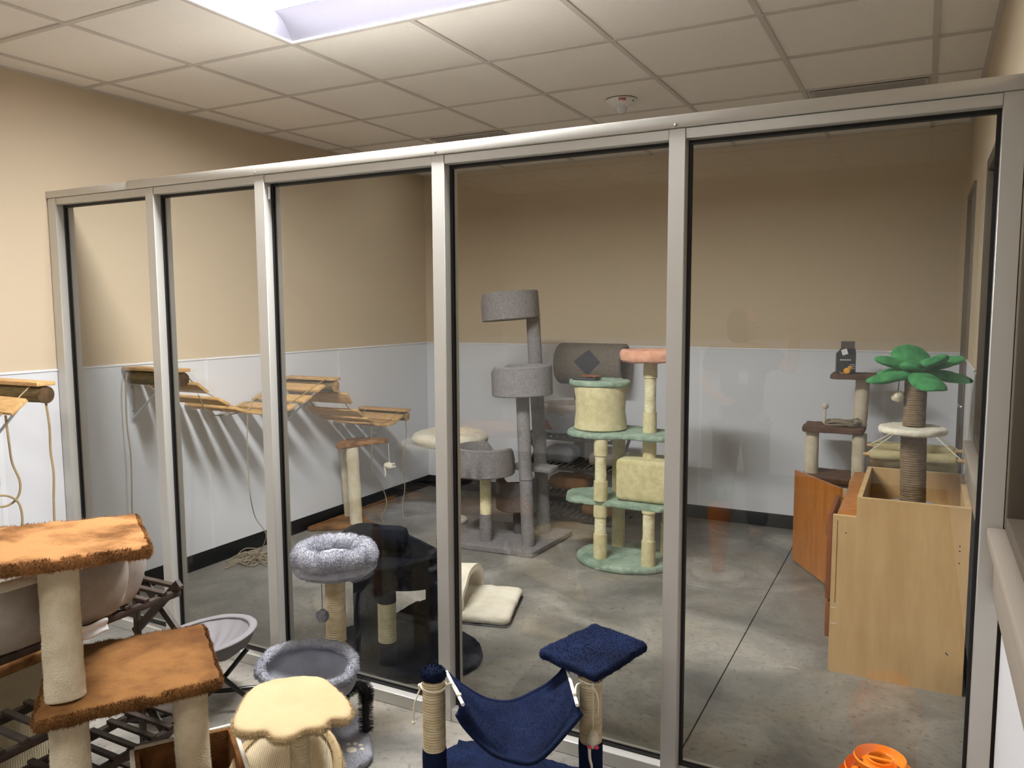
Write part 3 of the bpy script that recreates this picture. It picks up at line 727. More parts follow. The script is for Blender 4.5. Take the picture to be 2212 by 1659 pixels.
plush('barrel_house', lathe((2.08, 2.16, .816), pr, 48, amp=.006, ns=24), 'crushed', t)
plush('barrel_lid', prism(ellipse(2.075, 2.15, .195, .165), 1.092, 1.128, .014, .004), 'green', t)
plush('box_house', box(2.225, 2.56, 2.03, 2.30, .402, .66, bev=.03, seg=4), 'crushed', t)
plush('top_bed', prism(ellipse(2.415, 2.15, .195, .16), 1.255, 1.272, .008, .003), 'peach', t)
plush('bed_rim', donut((2.415, 2.15, 1.285), .175, .024, .038, amp=.006, R2=.14), 'peach', t)
# things on the barrel
t = thing('grooming_mitt', 'black and red grooming mitts lying flat on the green barrel lid', 'mitt', (2.03, 2.10, 1.13))
part('mitt', prism(roundrect(2.01, 2.09, .17, .09, .03, .1), 1.1305, 1.142, .005, .002), 'boxblack', t)
part('mitt', prism(roundrect(2.03, 2.12, .12, .07, .02, -.2), 1.1425, 1.156, .005, .002), 'redwood', t)
b = nb()
for i in range(9):
    for j in range(3): tube((2.02+i*.011, 2.07+j*.011, 1.142), (2.02+i*.011, 2.07+j*.011, 1.150), .003, .002, seg=6, bm=b)
part('rubber_nubs', b, 'black', t, kind='stuff')

# L: slatted rack on the back wall with bed and tube tree
def slat_tier(t, x0, x1, y0, y1, z, along='x', pitch=.045, sw=.022, st=.012):
    """rails along one axis, slats across"""
    if along == 'x':
        for y in (y0, y1): part('rail', box(x0, x1, y-.011, y+.011, z-.034, z-.012, bev=.002), 'slat', t)
        n = int((x1-x0)/pitch)
        for k in range(n+1): part('slat', box(x0+k*(x1-x0)/n-sw/2, x0+k*(x1-x0)/n+sw/2, y0-.012, y1+.012, z-.012, z, bev=.002, seg=1), 'slat', t)
    else:
        for x in (x0, x1): part('rail', box(x-.011, x+.011, y0, y1, z-.034, z-.012, bev=.002), 'slat', t)
        n = int((y1-y0)/pitch)
        for k in range(n+1): part('slat', box(x0-.012, x1+.012, y0+k*(y1-y0)/n-sw/2, y0+k*(y1-y0)/n+sw/2, z-.012, z, bev=.002, seg=1), 'slat', t)
def bar(a, b, w, th, side, bm=None):
    a = V(a); b = V(b); d = (b-a).normalized(); s = V(side).normalized(); n = d.cross(s).normalized()
    bm = bm or nb(); vs = []
    for p in (a, b):
        for i, j in ((-1, -1), (1, -1), (1, 1), (-1, 1)): vs.append(bm.verts.new(p+n*w/2*i+s*th/2*j))
    for f in ((0, 1, 2, 3), (7, 6, 5, 4), (0, 4, 5, 1), (1, 5, 6, 2), (2, 6, 7, 3), (3, 7, 4, 0)): bm.faces.new([vs[k] for k in f])
    return bm
t = thing('folding_slat_rack', 'dark four-tier slatted wooden rack against the back wall', 'rack', (1.6, 2.95, 0))
for z in (.64, .42, .22, .05): slat_tier(t, 1.22, 1.98, 2.78, 3.10, z, 'x', .05)
for x in (1.245, 1.955):
    for z0, z1 in ((.0, .33), (.33, .64)):
        part('cross_leg', bar((x, 2.775, z0), (x, 3.105, z1-.01), .03, .012, (1, 0, 0)), 'slat', t, smooth=False)
        part('cross_leg', bar((x+.014, 3.105, z0), (x+.014, 2.775, z1-.01), .03, .012, (1, 0, 0)), 'slat', t, smooth=False)
t = thing('oval_pet_bed', 'small oval pet bed with beige lining and red-brown patch, on the back rack', 'pet bed', (1.5, 2.93, .64))
part('shell', lathe((1.5, 2.92, .642), [(.12, 0), (.16, .02), (.18, .10), (.186, .17), (.176, .175), (.166, .165), (.15, .06), (.1, .04)], 40, amp=.004, ns=12), 'furGi', t)
part('lining', donut((1.5, 2.92, .82), .165, .022, .05, pleats=12, amp=.004), 'suede', t)
part('patch', cbox((1.44, 2.757, .72), (.07, .006, .075), rz=-.05, rx=.1, bev=.002), 'redwood', t)
t = thing('tube_cat_tree', 'mushroom carpet tunnel on a post with a dark diamond hole', 'cat tree', (1.62, 3.13, 0))
part('base', prism(roundrect(1.66, 3.212, .5, .17, .03), 0, .035, .006), 'carpetb', t)
part('post', tube((1.52, 3.155, .035), (1.52, 3.155, 1.02), .042), 'carpetb', t)
bm = nb(); rr = []
for x, R in ((1.375, .150), (1.37, .134), (1.40, .132), (1.88, .132), (1.91, .134), (1.905, .152), (1.90, .158), (1.385, .158)):
    rr.append([V((x, 3.12+R*.95*cos(2*pi*k/40), 1.148+R*sin(2*pi*k/40))) for k in range(40)])
rings(bm, rr, loop=True); part('tunnel', bm, 'carpetb', t)
bm = nb(); 
def dia(u, v):
    x = 1.66+(u-.5)*.15+(v-.5)*.0; a = radians(178)+0; 
    s = (u-.5)*.105+(v-.5)*.105; q = (u-.5)*.105-(v-.5)*.105
    an = radians(180-9)-q/.168; return (1.655+s, 3.12+.161*.95*cos(an), 1.148+.161*sin(an))
part('diamond_hole', sheet(dia, 8, 8, .004), 'charcoal', t, label='dark diamond cut-out')
for nm, c, s, m, lb, ct in (('plush_cushion', (1.55, 2.93, .222), (.30, .2, .10), 'furAd', 'brown plush cushion on the third tier of the back rack', 'cushion'), ('plush_cushion', (1.8, 2.92, .052), (.26, .2, .09), 'furAd', 'brown plush cushion on the bottom tier of the back rack', 'cushion'), ('plush_cushion', (1.48, 2.93, .422), (.22, .2, .12), 'furGi', 'grey plush cushion on the second tier of the back rack', 'cushion'), ('plush_cushion', (1.82, 2.93, .422), (.2, .2, .1), 'suede', 'taupe cushion beside the grey one on the back rack', 'cushion')):
    b = box(c[0]-s[0]/2, c[0]+s[0]/2, c[1]-s[1]/2, c[1]+s[1]/2, c[2], c[2]+s[2], bev=.035, seg=4); single(nm, b, m, lb, ct, c)

# U: white cave bed on the floor
t = thing('cave_bed', 'off-white fleece cave slipper bed lying on the concrete floor', 'pet bed', (1.95, 1.05, 0))
plush('pad', prism(roundpoly([(1.70, .78), (2.10, .875), (1.965, 1.30), (1.60, 1.2)], .04), .004, .055, .022, .006, ns=14), 'furW', t)
part('underside', prism(roundpoly([(1.70, .775), (2.105, .87), (1.97, 1.305), (1.60, 1.205)], .04), 0, .006, .002), 'charcoal', t)
def hood(u, v):
    a = pi*u; ax = V((.23, -.03)); x = V((1.74, 1.0)); dx = V((.25, .065))
    w = .20; c = V((1.62+v*.19, .985+v*.05)); side = V((-.25, .968))
    p = c+side*(-cos(a))*w*(1-.05*(1-v)); h = .045+sin(a)**.75*(.155+.01*v)*(1 if v > .2 else .85+.75*v)
    return (p.x+.006*nz((u*6, v*4, 1)), p.y, h)
plush('hood', sheet(hood, 36, 14, .03), 'furW', t)

# O: brown-topped tree beyond the cabinet
t = thing('brown_platform_tree', 'cat tree with dark brown platforms and cream posts, in the back right corner', 'cat tree', (3.42, 2.95, 0))
plush('platform', prism(roundrect(3.50, 2.93, .30, .26, .02), 1.125, 1.155, .008, .004), 'brown', t)
plush('platform', prism(roundrect(3.375, 2.93, .36, .28, .02), .785, .82, .008, .004), 'brown', t)
plush('platform', prism(roundrect(3.40, 2.90, .40, .34, .02), .475, .51, .008, .004), 'brown', t)
plush('post', tube((3.52, 2.97, .82), (3.53, 2.97, 1.125), .042, rows=10, amp=.003), 'furC', t)
for x, y in ((3.25, 2.88), (3.53, 2.86)): plush('post', tube((x, y, .51), (x, y, .785), .042, rows=10, amp=.003), 'furC', t)
plush('house', box(3.23, 3.57, 2.76, 3.04, .035, .475, bev=.012), 'furC', t)
plush('base', prism(roundrect(3.40, 2.90, .44, .36, .03), 0, .035, .01, .003), 'brown', t)
t = thing('toy_carton', 'black toy carton with raised flap on the highest brown platform', 'box', (3.43, 2.90, 1.156))
Tc = Matrix.Translation(V((3.43, 2.90, 1.158))) @ Matrix.Rotation(radians(10), 4, 'Z')
part('carton', box(-.055, .055, -.04, .04, 0, .12, T=Tc), 'boxblack', t, smooth=False)
bm = nb(); vs = [bm.verts.new(Tc @ V(p)) for p in ((-.055, -.04, .12), (.055, -.04, .12), (.055, .04, .12), (-.055, .04, .12), (-.03, 0, .155), (.055, 0, .155))]
for f in ((0, 1, 5, 4), (3, 4, 5, 2), (0, 4, 3), (1, 2, 5)): bm.faces.new([vs[i] for i in f])
part('gable_top', bm, 'boxblack', t, smooth=False)
part('flap', box(-.03, .05, -.001, .001, .155, .20, T=Tc), 'card', t, smooth=False)
part('tag', box(.012, .046, -.045, -.043, .115, .15, T=Tc @ Matrix.Rotation(-.3, 4, 'Y')), 'paper', t, smooth=False)
bm = nb()
for k in range(5): box(-.036+k*.0135, -.027+k*.0135, -.0412, -.0402, .082, .089, T=Tc, bm=bm)
for k in range(3): box(.02, .05, -.0412, -.0402, .03+k*.012, .033+k*.012, T=Tc, bm=bm)
part('printing', bm, 'paper', t, smooth=False)
t = thing('yellow_toy', 'small yellow felt toy in front of the black toy carton', 'cat toy', (3.445, 2.825, 1.157))
part('body', ball((3.445, 2.83, 1.177), .02, .002, s=(1, .7, 1)), 'yellow', t); part('head', ball((3.462, 2.825, 1.197), .013, .001), 'yellow', t)
part('eye', ball((3.462, 2.8135, 1.199), .003, seg=8), 'black', t); part('tail', pipe([(3.43, 2.83, 1.165), (3.415, 2.825, 1.162), (3.405, 2.82, 1.17)], .003), 'yellow', t)
rn = random.Random(2); pts = []
for k in range(60):
    a = k*.9; r = .05+.03*rn.random(); pts.append((3.42+r*1.35*cos(a), 2.90+r*sin(a), .826+.02*abs(rn.gauss(0, 1))))
rope(pts, .0045, 'coiled grey rope on the lower brown platform', 'roped', (3.42, 2.90, .82), 'rope_coil')
t = thing('feather_wand_toy', 'white spring toy standing on the lower brown platform', 'cat toy', (3.31, 2.98, .82))
part('stem', tube((3.31, 2.98, .8215), (3.31, 2.98, .92), .01, .008), 'furW', t); part('knob', ball((3.31, 2.98, .935), .022, .003), 'furW', t)

# Q: beige hammock bed behind the cabinet
t = thing('hammock_bed', 'beige plush hammock slung on sticks behind the wooden cabinet', 'hammock', (3.82, 2.2, .7))
def ham(u, v):
    x = 3.635+.40*u; y = 2.06+.30*v; return (x, y, .80-.10*sin(pi*v)**.8-.015*sin(pi*u)+.006*nz((u*5, v*5, 0)))
plush('sling', sheet(ham, 20, 20, .025), 'hammock', t)
for y in (2.06, 2.36):
    part('roll_edge', tube((3.63, y, .80), (4.03, y, .80), .026, rows=12, amp=.004, rnd=.015), 'hammock', t)
    part('stick', tube((3.60, y, .80), (4.066, y, .80), .009, seg=12), 'pine', t)
part('stand_post', tube((3.84, 2.21, .02), (3.84, 2.21, .98), .016), 'sisalb', t)
part('stand_base', prism(roundrect(3.84, 2.21, .36, .30, .02), 0, .02, .004), 'brown', t)
for x in (3.612, 4.055):
    for y in (2.06, 2.36): part('cord', pipe([(x, y, .80), (3.84+(x-3.84)*.15, 2.21, .95)], .003, sm=False), 'ropew', t)

# R: plywood cabinet, open topped, with doors swung open
t = thing('plywood_cabinet', 'maple plywood cabinet with open top and stepped side, by the right wall', 'cabinet', (3.8, 1.46, 0))
x0, x1, y0, y1, zt = 3.546, 4.054, 1.11, 1.83, .775
bm = nb()
pts = [(x0, 0), (x1, 0), (x1, zt), (3.637, zt), (3.637, .69), (x0, .69)]
fr = [bm.verts.new((x, y0, z)) for x, z in pts]; bk = [bm.verts.new((x, y0+.018, z)) for x, z in pts]
bm.faces.new(fr); bm.faces.new(bk[::-1])
for i in range(6): bm.faces.new((fr[i], bk[i], bk[(i+1) % 6], fr[(i+1) % 6]))
part('side_panel', bm, 'maple', t, smooth=False)
part('rear_panel', box(3.637, x1, y1-.018, y1, 0, zt), 'maple', t, smooth=False)
part('right_panel', box(x1-.02, x1, y0+.018, y1-.018, 0, zt), 'maple', t, smooth=False)
part('left_panel', box(3.637, 3.655, y0+.018, y1-.018, 0, zt), 'maple', t, smooth=False)
part('inner_shelf', box(3.655, x1-.02, y0+.018, y1-.018, .60, .618), 'maple', t, smooth=False)
part('ledge', box(x0+.012, 3.637, y0+.018, y1+.3, .668, .686), 'orangewood', t, smooth=False)
bm = nb()
for bx in ((3.637, x1, y0-.0005, y0+.0185, zt, zt+.003), (3.637, 3.656, y0+.0185, y1, zt, zt+.003), (x1-.021, x1, y0+.0185, y1, zt, zt+.003), (3.656, x1-.021, y1-.0185, y1, zt, zt+.003), (x0, 3.637, y0-.0005, y0+.0185, .69, .693)): box(*bx, bm=bm)
part('edge_banding', bm, 'mapleedge', t, smooth=False)
part('face_frame', box(x0-.0, x0+.016, y0+.018, y0+.06, 0, .668), 'mapleedge', t, smooth=False)
part('face_frame', box(x0-.0, x0+.016, 1.90, 2.12, 0, .668), 'maple', t, smooth=False)
part('groove', box(x0+.018, x0+.021, y0-.0007, y0, .31, .67), 'redwood', t, smooth=False)
part('cabinet_floor', box(x0+.016, 3.637, y0+.06, 1.9, .06, .078), 'maple', t, smooth=False)
rn = random.Random(3)
for px, pz in ((4.02, .62), (4.02, .60), (4.02, .55), (3.99, .17), (3.995, .165), (3.60, .62)):
    part('nail_hole', tube((px, y0-.0006, pz), (px, y0, pz), .003, seg=8), 'dark', t)
for pz in (.285, .215): part('staple', box(x0+.004, x0+.028, y0-.001, y0, pz, pz+.002), 'whitetrim', t)
# near door leaf: ajar edge-on; far door leaf: swung wide
d = part('door', box(x0-.024, x0-.004, y0+.03, y0+.40, .31, .69, bev=.002), 'redwood', t, label='red-brown near door leaf seen edge-on')
for z in (.62, .37): part('hinge', box(x0-.027, x0-.024, y0+.035, y0+.06, z-.03, z+.02), 'brass', d)
part('drawer_front', box(x0-.022, x0-.003, y0+.03, y0+.40, .14, .295, bev=.003), 'redwood', t)
a, b2 = V((3.505, 2.10, 0)), V((3.205, 2.60, 0))
dv = (b2-a).normalized(); nv = V((-dv.y, dv.x, 0))
bm = nb(); vs = []
for p in (a, b2):
    for q in (0, .019):
        for z in (.012, .575+ (0 if p is b2 else .02)): vs.append(bm.verts.new(p+nv*q+V((0, 0, z))))
for f in ((0, 1, 3, 2), (4, 6, 7, 5), (0, 4, 5, 1), (2, 3, 7, 6), (0, 2, 6, 4), (1, 5, 7, 3)): bm.faces.new([vs[i] for i in f])
d = part('door', bm, 'orangewood', t, label='orange varnished door leaf swung open', smooth=False)
for z in (.52, .12): part('hinge', cbox((3.508, 2.095, z), (.035, .02, .05), rz=1.0, bev=.003), 'brass', d)
part('hinge_cup', tube((3.49, 2.05, .47), (3.49, 2.05, .50), .012), 'brass', d)

# P: palm cat tree standing inside the cabinet
t = thing('palm_cat_tree', 'palm-shaped cat tree with green plush leaves and brown sisal trunk, inside the cabinet', 'cat tree', (3.84, 1.5, .619))
plush('base', prism(ellipse(3.845, 1.47, .178, .29), .619, .652, .012, .004), 'furGi', t)
part('trunk', sisal_post((3.845, 1.50, .652), (3.835, 1.52, 1.005), .054, pitch=.007), 'sisalb', t)
part('trunk', sisal_post((3.835, 1.52, 1.035), (3.835, 1.55, 1.29), .047, pitch=.007), 'sisalb', t)
plush('disc_platform', prism(ellipse(3.83, 1.52, .14, .14), 1.005, 1.035, .013, .003), 'furW', t, pile=2500, ln=.006)
def leafm(ang, L, W, z, up, th=.024):
    b = nb(); bmesh.ops.create_uvsphere(b, u_segments=28, v_segments=18, radius=1)
    for v in b.verts:
        x, y, q = v.co; x = math.copysign(abs(x)**.8, x); u_ = (x+1)/2; w_ = W*(.95+.35*u_); rr_ = L*(u_*1.02-.02)
        zz = z+up*u_**1.3+q*th*(1.1-.2*u_)-.35*abs(y)*w_*.5
        yy = y*w_*(1 if abs(x) < .7 else 1.12)
        p = V((3.835+rr_*cos(ang)-yy*sin(ang), 1.55+rr_*sin(ang)+yy*cos(ang), zz)); v.co = p+v.normal*.004*nz(p, 30)
    return b
for ang, L, W, z, up in ((208, .225, .045, 1.275, -.035), (-66, .20, .060, 1.275, -.055), (24, .245, .048, 1.28, -.04), (140, .2, .05, 1.28, -.02), (84, .2, .05, 1.28, -.02),
                         (196, .18, .042, 1.305, .035), (-20, .13, .045, 1.31, .045), (30, .215, .042, 1.30, .045), (110, .13, .075, 1.31, .085), (-110, .10, .045, 1.305, .015)):
    plush('leaf', leafm(radians(ang), L, W, z, up), 'leaf', t)
plush('leaf_hub', ball((3.835, 1.55, 1.30), .05, .005, s=(1, 1, .6)), 'leaf', t)
t2 = thing('pompom_toy', 'beige pompom dangling under the green palm leaves', 'cat toy', (3.765, 1.50, 1.17))
part('pompom', ball((3.765, 1.50, 1.17), .026, .005, 60), 'furC', t2); part('string', pipe([(3.77, 1.50, 1.29), (3.765, 1.50, 1.19)], .0018, sm=False), 'black', t2)

# ================================================================== NEAR SIDE
# D: silver grey donut tree
t = thing('grey_donut_tree', 'silver-grey plush cat tree with donut bed and hanging basket, before the glass', 'cat tree', (1.99, -.38, 0))
plush('base', prism(roundpoly([(1.76, -.60), (2.19, -.585), (2.225, -.36), (2.05, -.175), (1.76, -.19)], .045), 0, .035, .014, .004), 'furG', t, pile=9000, ln=.008)
b = nb()
for dx, dy, r in ((0, 0, .02), (-.03, .022, .009), (-.013, .035, .009), (.008, .035, .009), (.026, .02, .009)): prism(ellipse(2.14+dx*1.1, -.375+dy*1.1, r, r*.8, n=14), .033, .0385, .002, inner=2, sp=0, bm=b)
part('paw_print', b, 'furW', t)
X, Y = 1.962, -.232
part('post', tube((X, Y, .035), (X, Y, .12), .041, rows=4, amp=.002), 'furG', t)
part('sisal_wrap', sisal_post((X, Y, .12), (X, Y, .33), .0375), 'sisal', t)
part('sisal_wrap', sisal_post((X, Y, .345), (X, Y, .625), .0375), 'sisal', t)
plush('donut_cushion', donut((X-.002, Y+.005, .668), .117, .039, .048, pleats=15, depth=.2, amp=.007), 'furG', t, pile=16000, ln=.008)
plush('donut_base', lathe((X-.002, Y+.005, .605), [(.08, 0), (.135, .004), (.155, .022), (.154, .045), (.11, .055)], 48, amp=.006), 'furG', t, pile=3000, ln=.007)
plush('donut_floor', prism(ellipse(X-.002, Y+.005, .10, .10), .655, .668, .006, .003), 'furGi', t)
Bc = V((2.006, -.435, .342)); Tb = Matrix.Rotation(radians(3), 4, 'X') @ Matrix.Rotation(radians(4), 4, 'Y')
def bask(u, v):
    a = 2*pi*u; r = .165*sin(min(1, .05+v*.95)*pi/2)**.8; z = -.11*(1-v**2.4)
    fold = .014*sin(4*a+1)*v*(1-v)*3+.010*nz((cos(a)*2, sin(a)*2, v*3))
    return tuple(Tb @ V(((r+fold)*cos(a), (r+fold)*sin(a)*.92, z+fold*.4))+Bc)
plush('basket_liner', sheet(bask, 64, 14, .008), 'furGi', t)
b = donut((0, 0, 0), .163, .018, .016, amp=.008, R2=.150); b.transform(Matrix.Translation(Bc) @ Tb); plush('basket_rim', b, 'furG', t, pile=9000, ln=.008)
plush('string_anchor', ball((1.985, -.33, .608), .006, seg=8), 'black', t)
# bristle arch
arch = [(2.10, -.475, .037), (2.10, -.478, .16), (2.12, -.465, .20), (2.13, -.42, .245), (2.135, -.36, .258), (2.13, -.30, .24), (2.12, -.262, .195), (2.11, -.255, .14), (2.11, -.255, .037)]
P = smooth_path(arch, 8); ar = part('brush_arch', pipe(arch, .012, seg=10, n=8), 'bristle', t, label='black bristle grooming arch')
b = nb(); rn = random.Random(9)
for k in range(5200):
    i = rn.randrange(1, len(P)-1); p = P[i].lerp(P[i+1], rn.random()); d = (P[i+1]-P[i]).normalized(); u, v = frame_of(d); a = rn.random()*2*pi
    n = u*cos(a)+v*sin(a); n = (n+d*rn.uniform(-.15, .15)).normalized(); s = d*.0006; l = rn.uniform(.026, .031)
    if (p+n*l).z < .038: continue
    b.faces.new((b.verts.new(p-s), b.verts.new(p+s), b.verts.new(p+n*l+s*.6), b.verts.new(p+n*l-s*.6)))
part('bristles', b, 'bristle', ar, kind='stuff', smooth=False)
t2 = thing('pompom_toy', 'grey pompom on a black string under the grey donut bed', 'cat toy', (1.985, -.33, .47))
plush('pompom', ball((1.985, -.33, .478), .021, .004, 60), 'furG', t2, pile=1500, ln=.006); part('string', pipe([(1.985, -.33, .61), (1.985, -.33, .498)], .0012, sm=False), 'black', t2)

# F: navy hammock tree
t = thing('navy_hammock_tree', 'royal navy plush cat hammock strung between two sisal posts', 'cat tree', (2.8, -.4, 0))
plush('base', prism(roundpoly([(2.40, -.70), (3.18, -.70), (3.18, -.16), (2.98, -.10), (2.48, -.10), (2.42, -.2)], .07), 0, .035, .014, .004), 'navy', t, pile=9000, ln=.007)
for (x, y, z0, z1, zt_) in ((2.602, -.545, .035, .257, .475), (3.008, -.30, .035, .263, .487)):
    part('post_sleeve', tube((x, y, z0), (x, y, z1), .0365, rows=8, amp=.002), 'navy', t)
    part('sisal_wrap', sisal_post((x, y, z1), (x, y, zt_), .0345), 'sisal', t)
plush('post_cap', lathe((2.602, -.545, .475), [(.030, 0), (.0365, .004), (.0365, .018), (.031, .030), (.018, .036), (.004, .037)], 32, amp=.003), 'navy', t, pile=2500, ln=.006)
plush('top_platform', prism(roundpoly([(2.829, -.304), (2.912, -.029), (3.125, -.098), (3.058, -.384)], .022), .487, .518, .012, .003), 'navy', t, pile=9000, ln=.005)
# hammock cloth between two rods
rl = (V((2.604, -.472, .46)), V((2.737, -.604, .46))); rr_ = (V((2.915, -.275, .47)), V((3.03, -.462, .463)))
def hm(u, v):
    vv = min(v, .72)/.72*.93; w_ = max(0, (v-.72)/.28)
    a = rl[0].lerp(rl[1], vv); b = rr_[0].lerp(rr_[1], vv); p = a.lerp(b, u); q = sin(pi*u)
    per = V((.57, -.82, 0)); e = (2*u-1)**2
    sag = q**.85*(.122+.036*vv)+q**3*.014*vv
    p = p+per*(q*.03*(vv*2-1)+w_*(.018+.012*q)); p.z -= sag+w_*(.03*(1-q)+.008*q)-w_*w_*.02*q
    fold = .030*sin(v*10+4*u)*e*q**.5+.009*sin((u-.2)*13+v*5)*q*(1-e)*v+.012*nz((u*5, v*5, 3))*q
    p.z += fold; p = p+per*fold*.6
    p = p+V((.86, .5, 0))*(-.012 if u < .5 else .012)*w_*e
    return p
plush('hammock_cloth', sheet(hm, 72, 44, .008), 'navy', t, pile=9000, ln=.004)
for vv in (0, 1): plush('hem', pipe([hm(k/24, vv) for k in range(25)], .0075, seg=10, n=2), 'navy', t)
for s in ((rl, 1), (rr_, -1)):
    r0, r1 = s[0]
    d = (r1-r0).normalized(); part('rod', tube(r0-d*.012, r1+d*.012, .0052, seg=14), 'plastic_white', t)
def ring_rope(c, r, z): return [(c[0]+r*cos(2*pi*k/12), c[1]+r*sin(2*pi*k/12), z+.002*sin(k)) for k in range(12)]
part('tie_cord', pipe(ring_rope((2.602, -.545), .037, .452), .0035, closed=True, n=3), 'ropew', t)
part('tie_cord', pipe(ring_rope((3.008, -.30), .037, .46), .0035, closed=True, n=3), 'ropew', t)
part('tie_cord', pipe([(2.568, -.558, .46), (2.563, -.56, .44), (2.556, -.575, .41), (2.552, -.58, .375), (2.552, -.58, .345)], .0028, n=5), 'ropew', t)
part('knot', ball((2.564, -.56, .452), .0075, .002, 80), 'ropew', t); part('knot', ball((2.552, -.58, .343), .0055, .001), 'ropew', t)
part('tie_cord', pipe([(2.635, -.53, .455), (2.66, -.53, .466), (2.71, -.575, .467)], .0028, n=5), 'ropew', t); part('knot', ball((2.712, -.578, .466), .0075, .002), 'ropew', t)
part('tie_cord', pipe([(3.02, -.33, .455), (3.036, -.325, .43), (3.042, -.325, .40), (3.04, -.325, .365)], .0028, n=5), 'ropew', t)
part('tie_cord', pipe([(3.0, -.337, .46), (3.0, -.39, .478), (3.012, -.43, .474), (3.018, -.44, .455)], .0026, n=5), 'ropew', t)
part('knot', ball((3.012, -.434, .473), .0065, .001), 'ropew', t)
mouse((3.036, -.352, .300), 'white toy mouse with pink ears hanging on the right navy hammock post', s=1.05, ear='pink', tilt=-1.2, pitch=192, strip=True)
rope([(3.036, -.352, .487), (3.036, -.352, .325)], .0012, 'white string from the navy platform down to the toy mouse', 'ropew', name='string')

# E: paw platform tree
t = thing('paw_cat_tree', 'pale apricot cat tree with scalloped paw-shaped platform in the foreground', 'cat tree', (2.42, -.9, 0))
paw = [(2.303, -1.037), (2.272, -1.0), (2.219, -.914), (2.205, -.848), (2.248, -.782), (2.328, -.734), (2.406, -.760), (2.492, -.804), (2.541, -.848), (2.548, -.885), (2.519, -.903), (2.520, -.946), (2.492, -.973), (2.482, -1.018), (2.449, -1.040), (2.405, -1.025), (2.375, -1.052), (2.337, -1.058)]
pp = smooth_path([(x, y, 0) for x, y in paw], 4, True)
plush('platform', prism([(p.x, p.y) for p in pp], .478, .508, .013, .002, sp=.010, inner=8), 'paw', t, pile=0)
src = prism([(p.x, p.y) for p in pp], .480, .500, .008, .002, sp=.01, inner=2)
bmesh.ops.recalc_face_normals(src, faces=src.faces); bmesh.ops.delete(src, geom=[f for f in src.faces if abs(f.normal.z) > .8], context='FACES'); fz = fuzz(src, 9000, .009, .0008, 5); src.free(); part('edge_pile', fz, 'paw', t, kind='stuff', smooth=False)
part('post', sisal_post((2.425, -.925, .30), (2.425, -.925, .478), .026, pitch=.005), 'sisal', t)
part('post_lower', tube((2.425, -.925, .03), (2.425, -.925, .30), .027), 'paw', t)
# round scratch arch: ribbed cream face with a plush rim
Td = Matrix.Translation(V((2.315, -.865, .262))) @ Matrix.Rotation(radians(27), 4, 'Z') @ Matrix.Rotation(radians(-55), 4, 'X')
b = nb(); rr = []
for (R_, yy) in ((.136, -.04), (.150, -.04), (.158, -.032), (.158, .05), (.150, .058), (.136, .058)):
    rr.append([Td @ V((R_*cos(2*pi*k/96), yy, R_*sin(2*pi*k/96))) for k in range(96)])
rings(b, rr, loop=True); plush('round_rim', b, 'paw', t, pile=5000, ln=.006)
b = nb(); n = 46
for k in range(n):
    x = -.135+.27*(k+.5)/n; h = sqrt(max(.0001, .137**2-x*x)); tube(Td @ V((x, -.03, -h)), Td @ V((x, -.03, h)), .0033, seg=6, bm=b)
part('ribbed_face', b, 'cordw', t)
part('back_face', tube(Td @ V((0, -.028, 0)), Td @ V((0, .05, 0)), .136, seg=64), 'cordw', t)
plush('base', prism(roundrect(2.37, -.92, .40, .36, .05), 0, .03, .012, .003), 'paw', t)
t2 = thing('pompom_toy', 'tan pompom on a white string under the apricot paw platform', 'cat toy', (2.525, -.93, .36))
plush('pompom', ball((2.535, -.945, .352), .023, .004, 60), 'furC', t2, pile=1200, ln=.006); part('string', pipe([(2.525, -.93, .482), (2.53, -.94, .37)], .001, sm=False), 'ropew', t2)

# A: tall brown and cream tree in the left foreground
t = thing('tan_cream_tree', 'large tan plush cat tree with thick cream posts in the left foreground', 'cat tree', (1.95, -1.15, 0))
cA = [(1.698, -.84), (2.035, -1.048), (1.81, -1.37), (1.44, -1.17)]
b = prism(roundpoly(cA, .025), .905, .943, .016, .005, ns=24); plush('top_platform', b, 'furA', t, pile=16000, ln=.010, edge=True)
plush('post', tube((1.885, -1.215, .551), (1.82, -1.175, .91), .048, rows=36, amp=.003, ns=22, rnd=.006), 'furC', t, pile=9000, ln=.0035, wd=.0006)
cB = [(1.772, -.66), (2.143, -.925), (1.90, -1.335), (1.55, -1.02)]
def zB(x, y):
    u = (x-1.66)*.60-(y+.84)*.80; return 0
b = prism(roundpoly([(1.80, -.69), (2.165, -.94), (1.925, -1.33), (1.55, -1.05)], .03), .515, .553, .017, .005, ns=20); plush('lower_platform', b, 'furAd', t, pile=14000, ln=.010, edge=True)
plush('post', tube((2.095, -.995, .20), (2.055, -.965, .52), .046, rows=26, amp=.003, ns=22), 'furC', t, pile=6000, ln=.004, wd=.0007)
plush('post', tube((1.96, -1.26, .035), (1.89, -1.215, .52), .048, rows=30, amp=.003, ns=22), 'furC', t, pile=6000, ln=.004, wd=.0007)
plush('base', prism(roundrect(1.93, -1.1, .62, .5, .04, -.6), 0, .035, .012, .003), 'furAd', t)
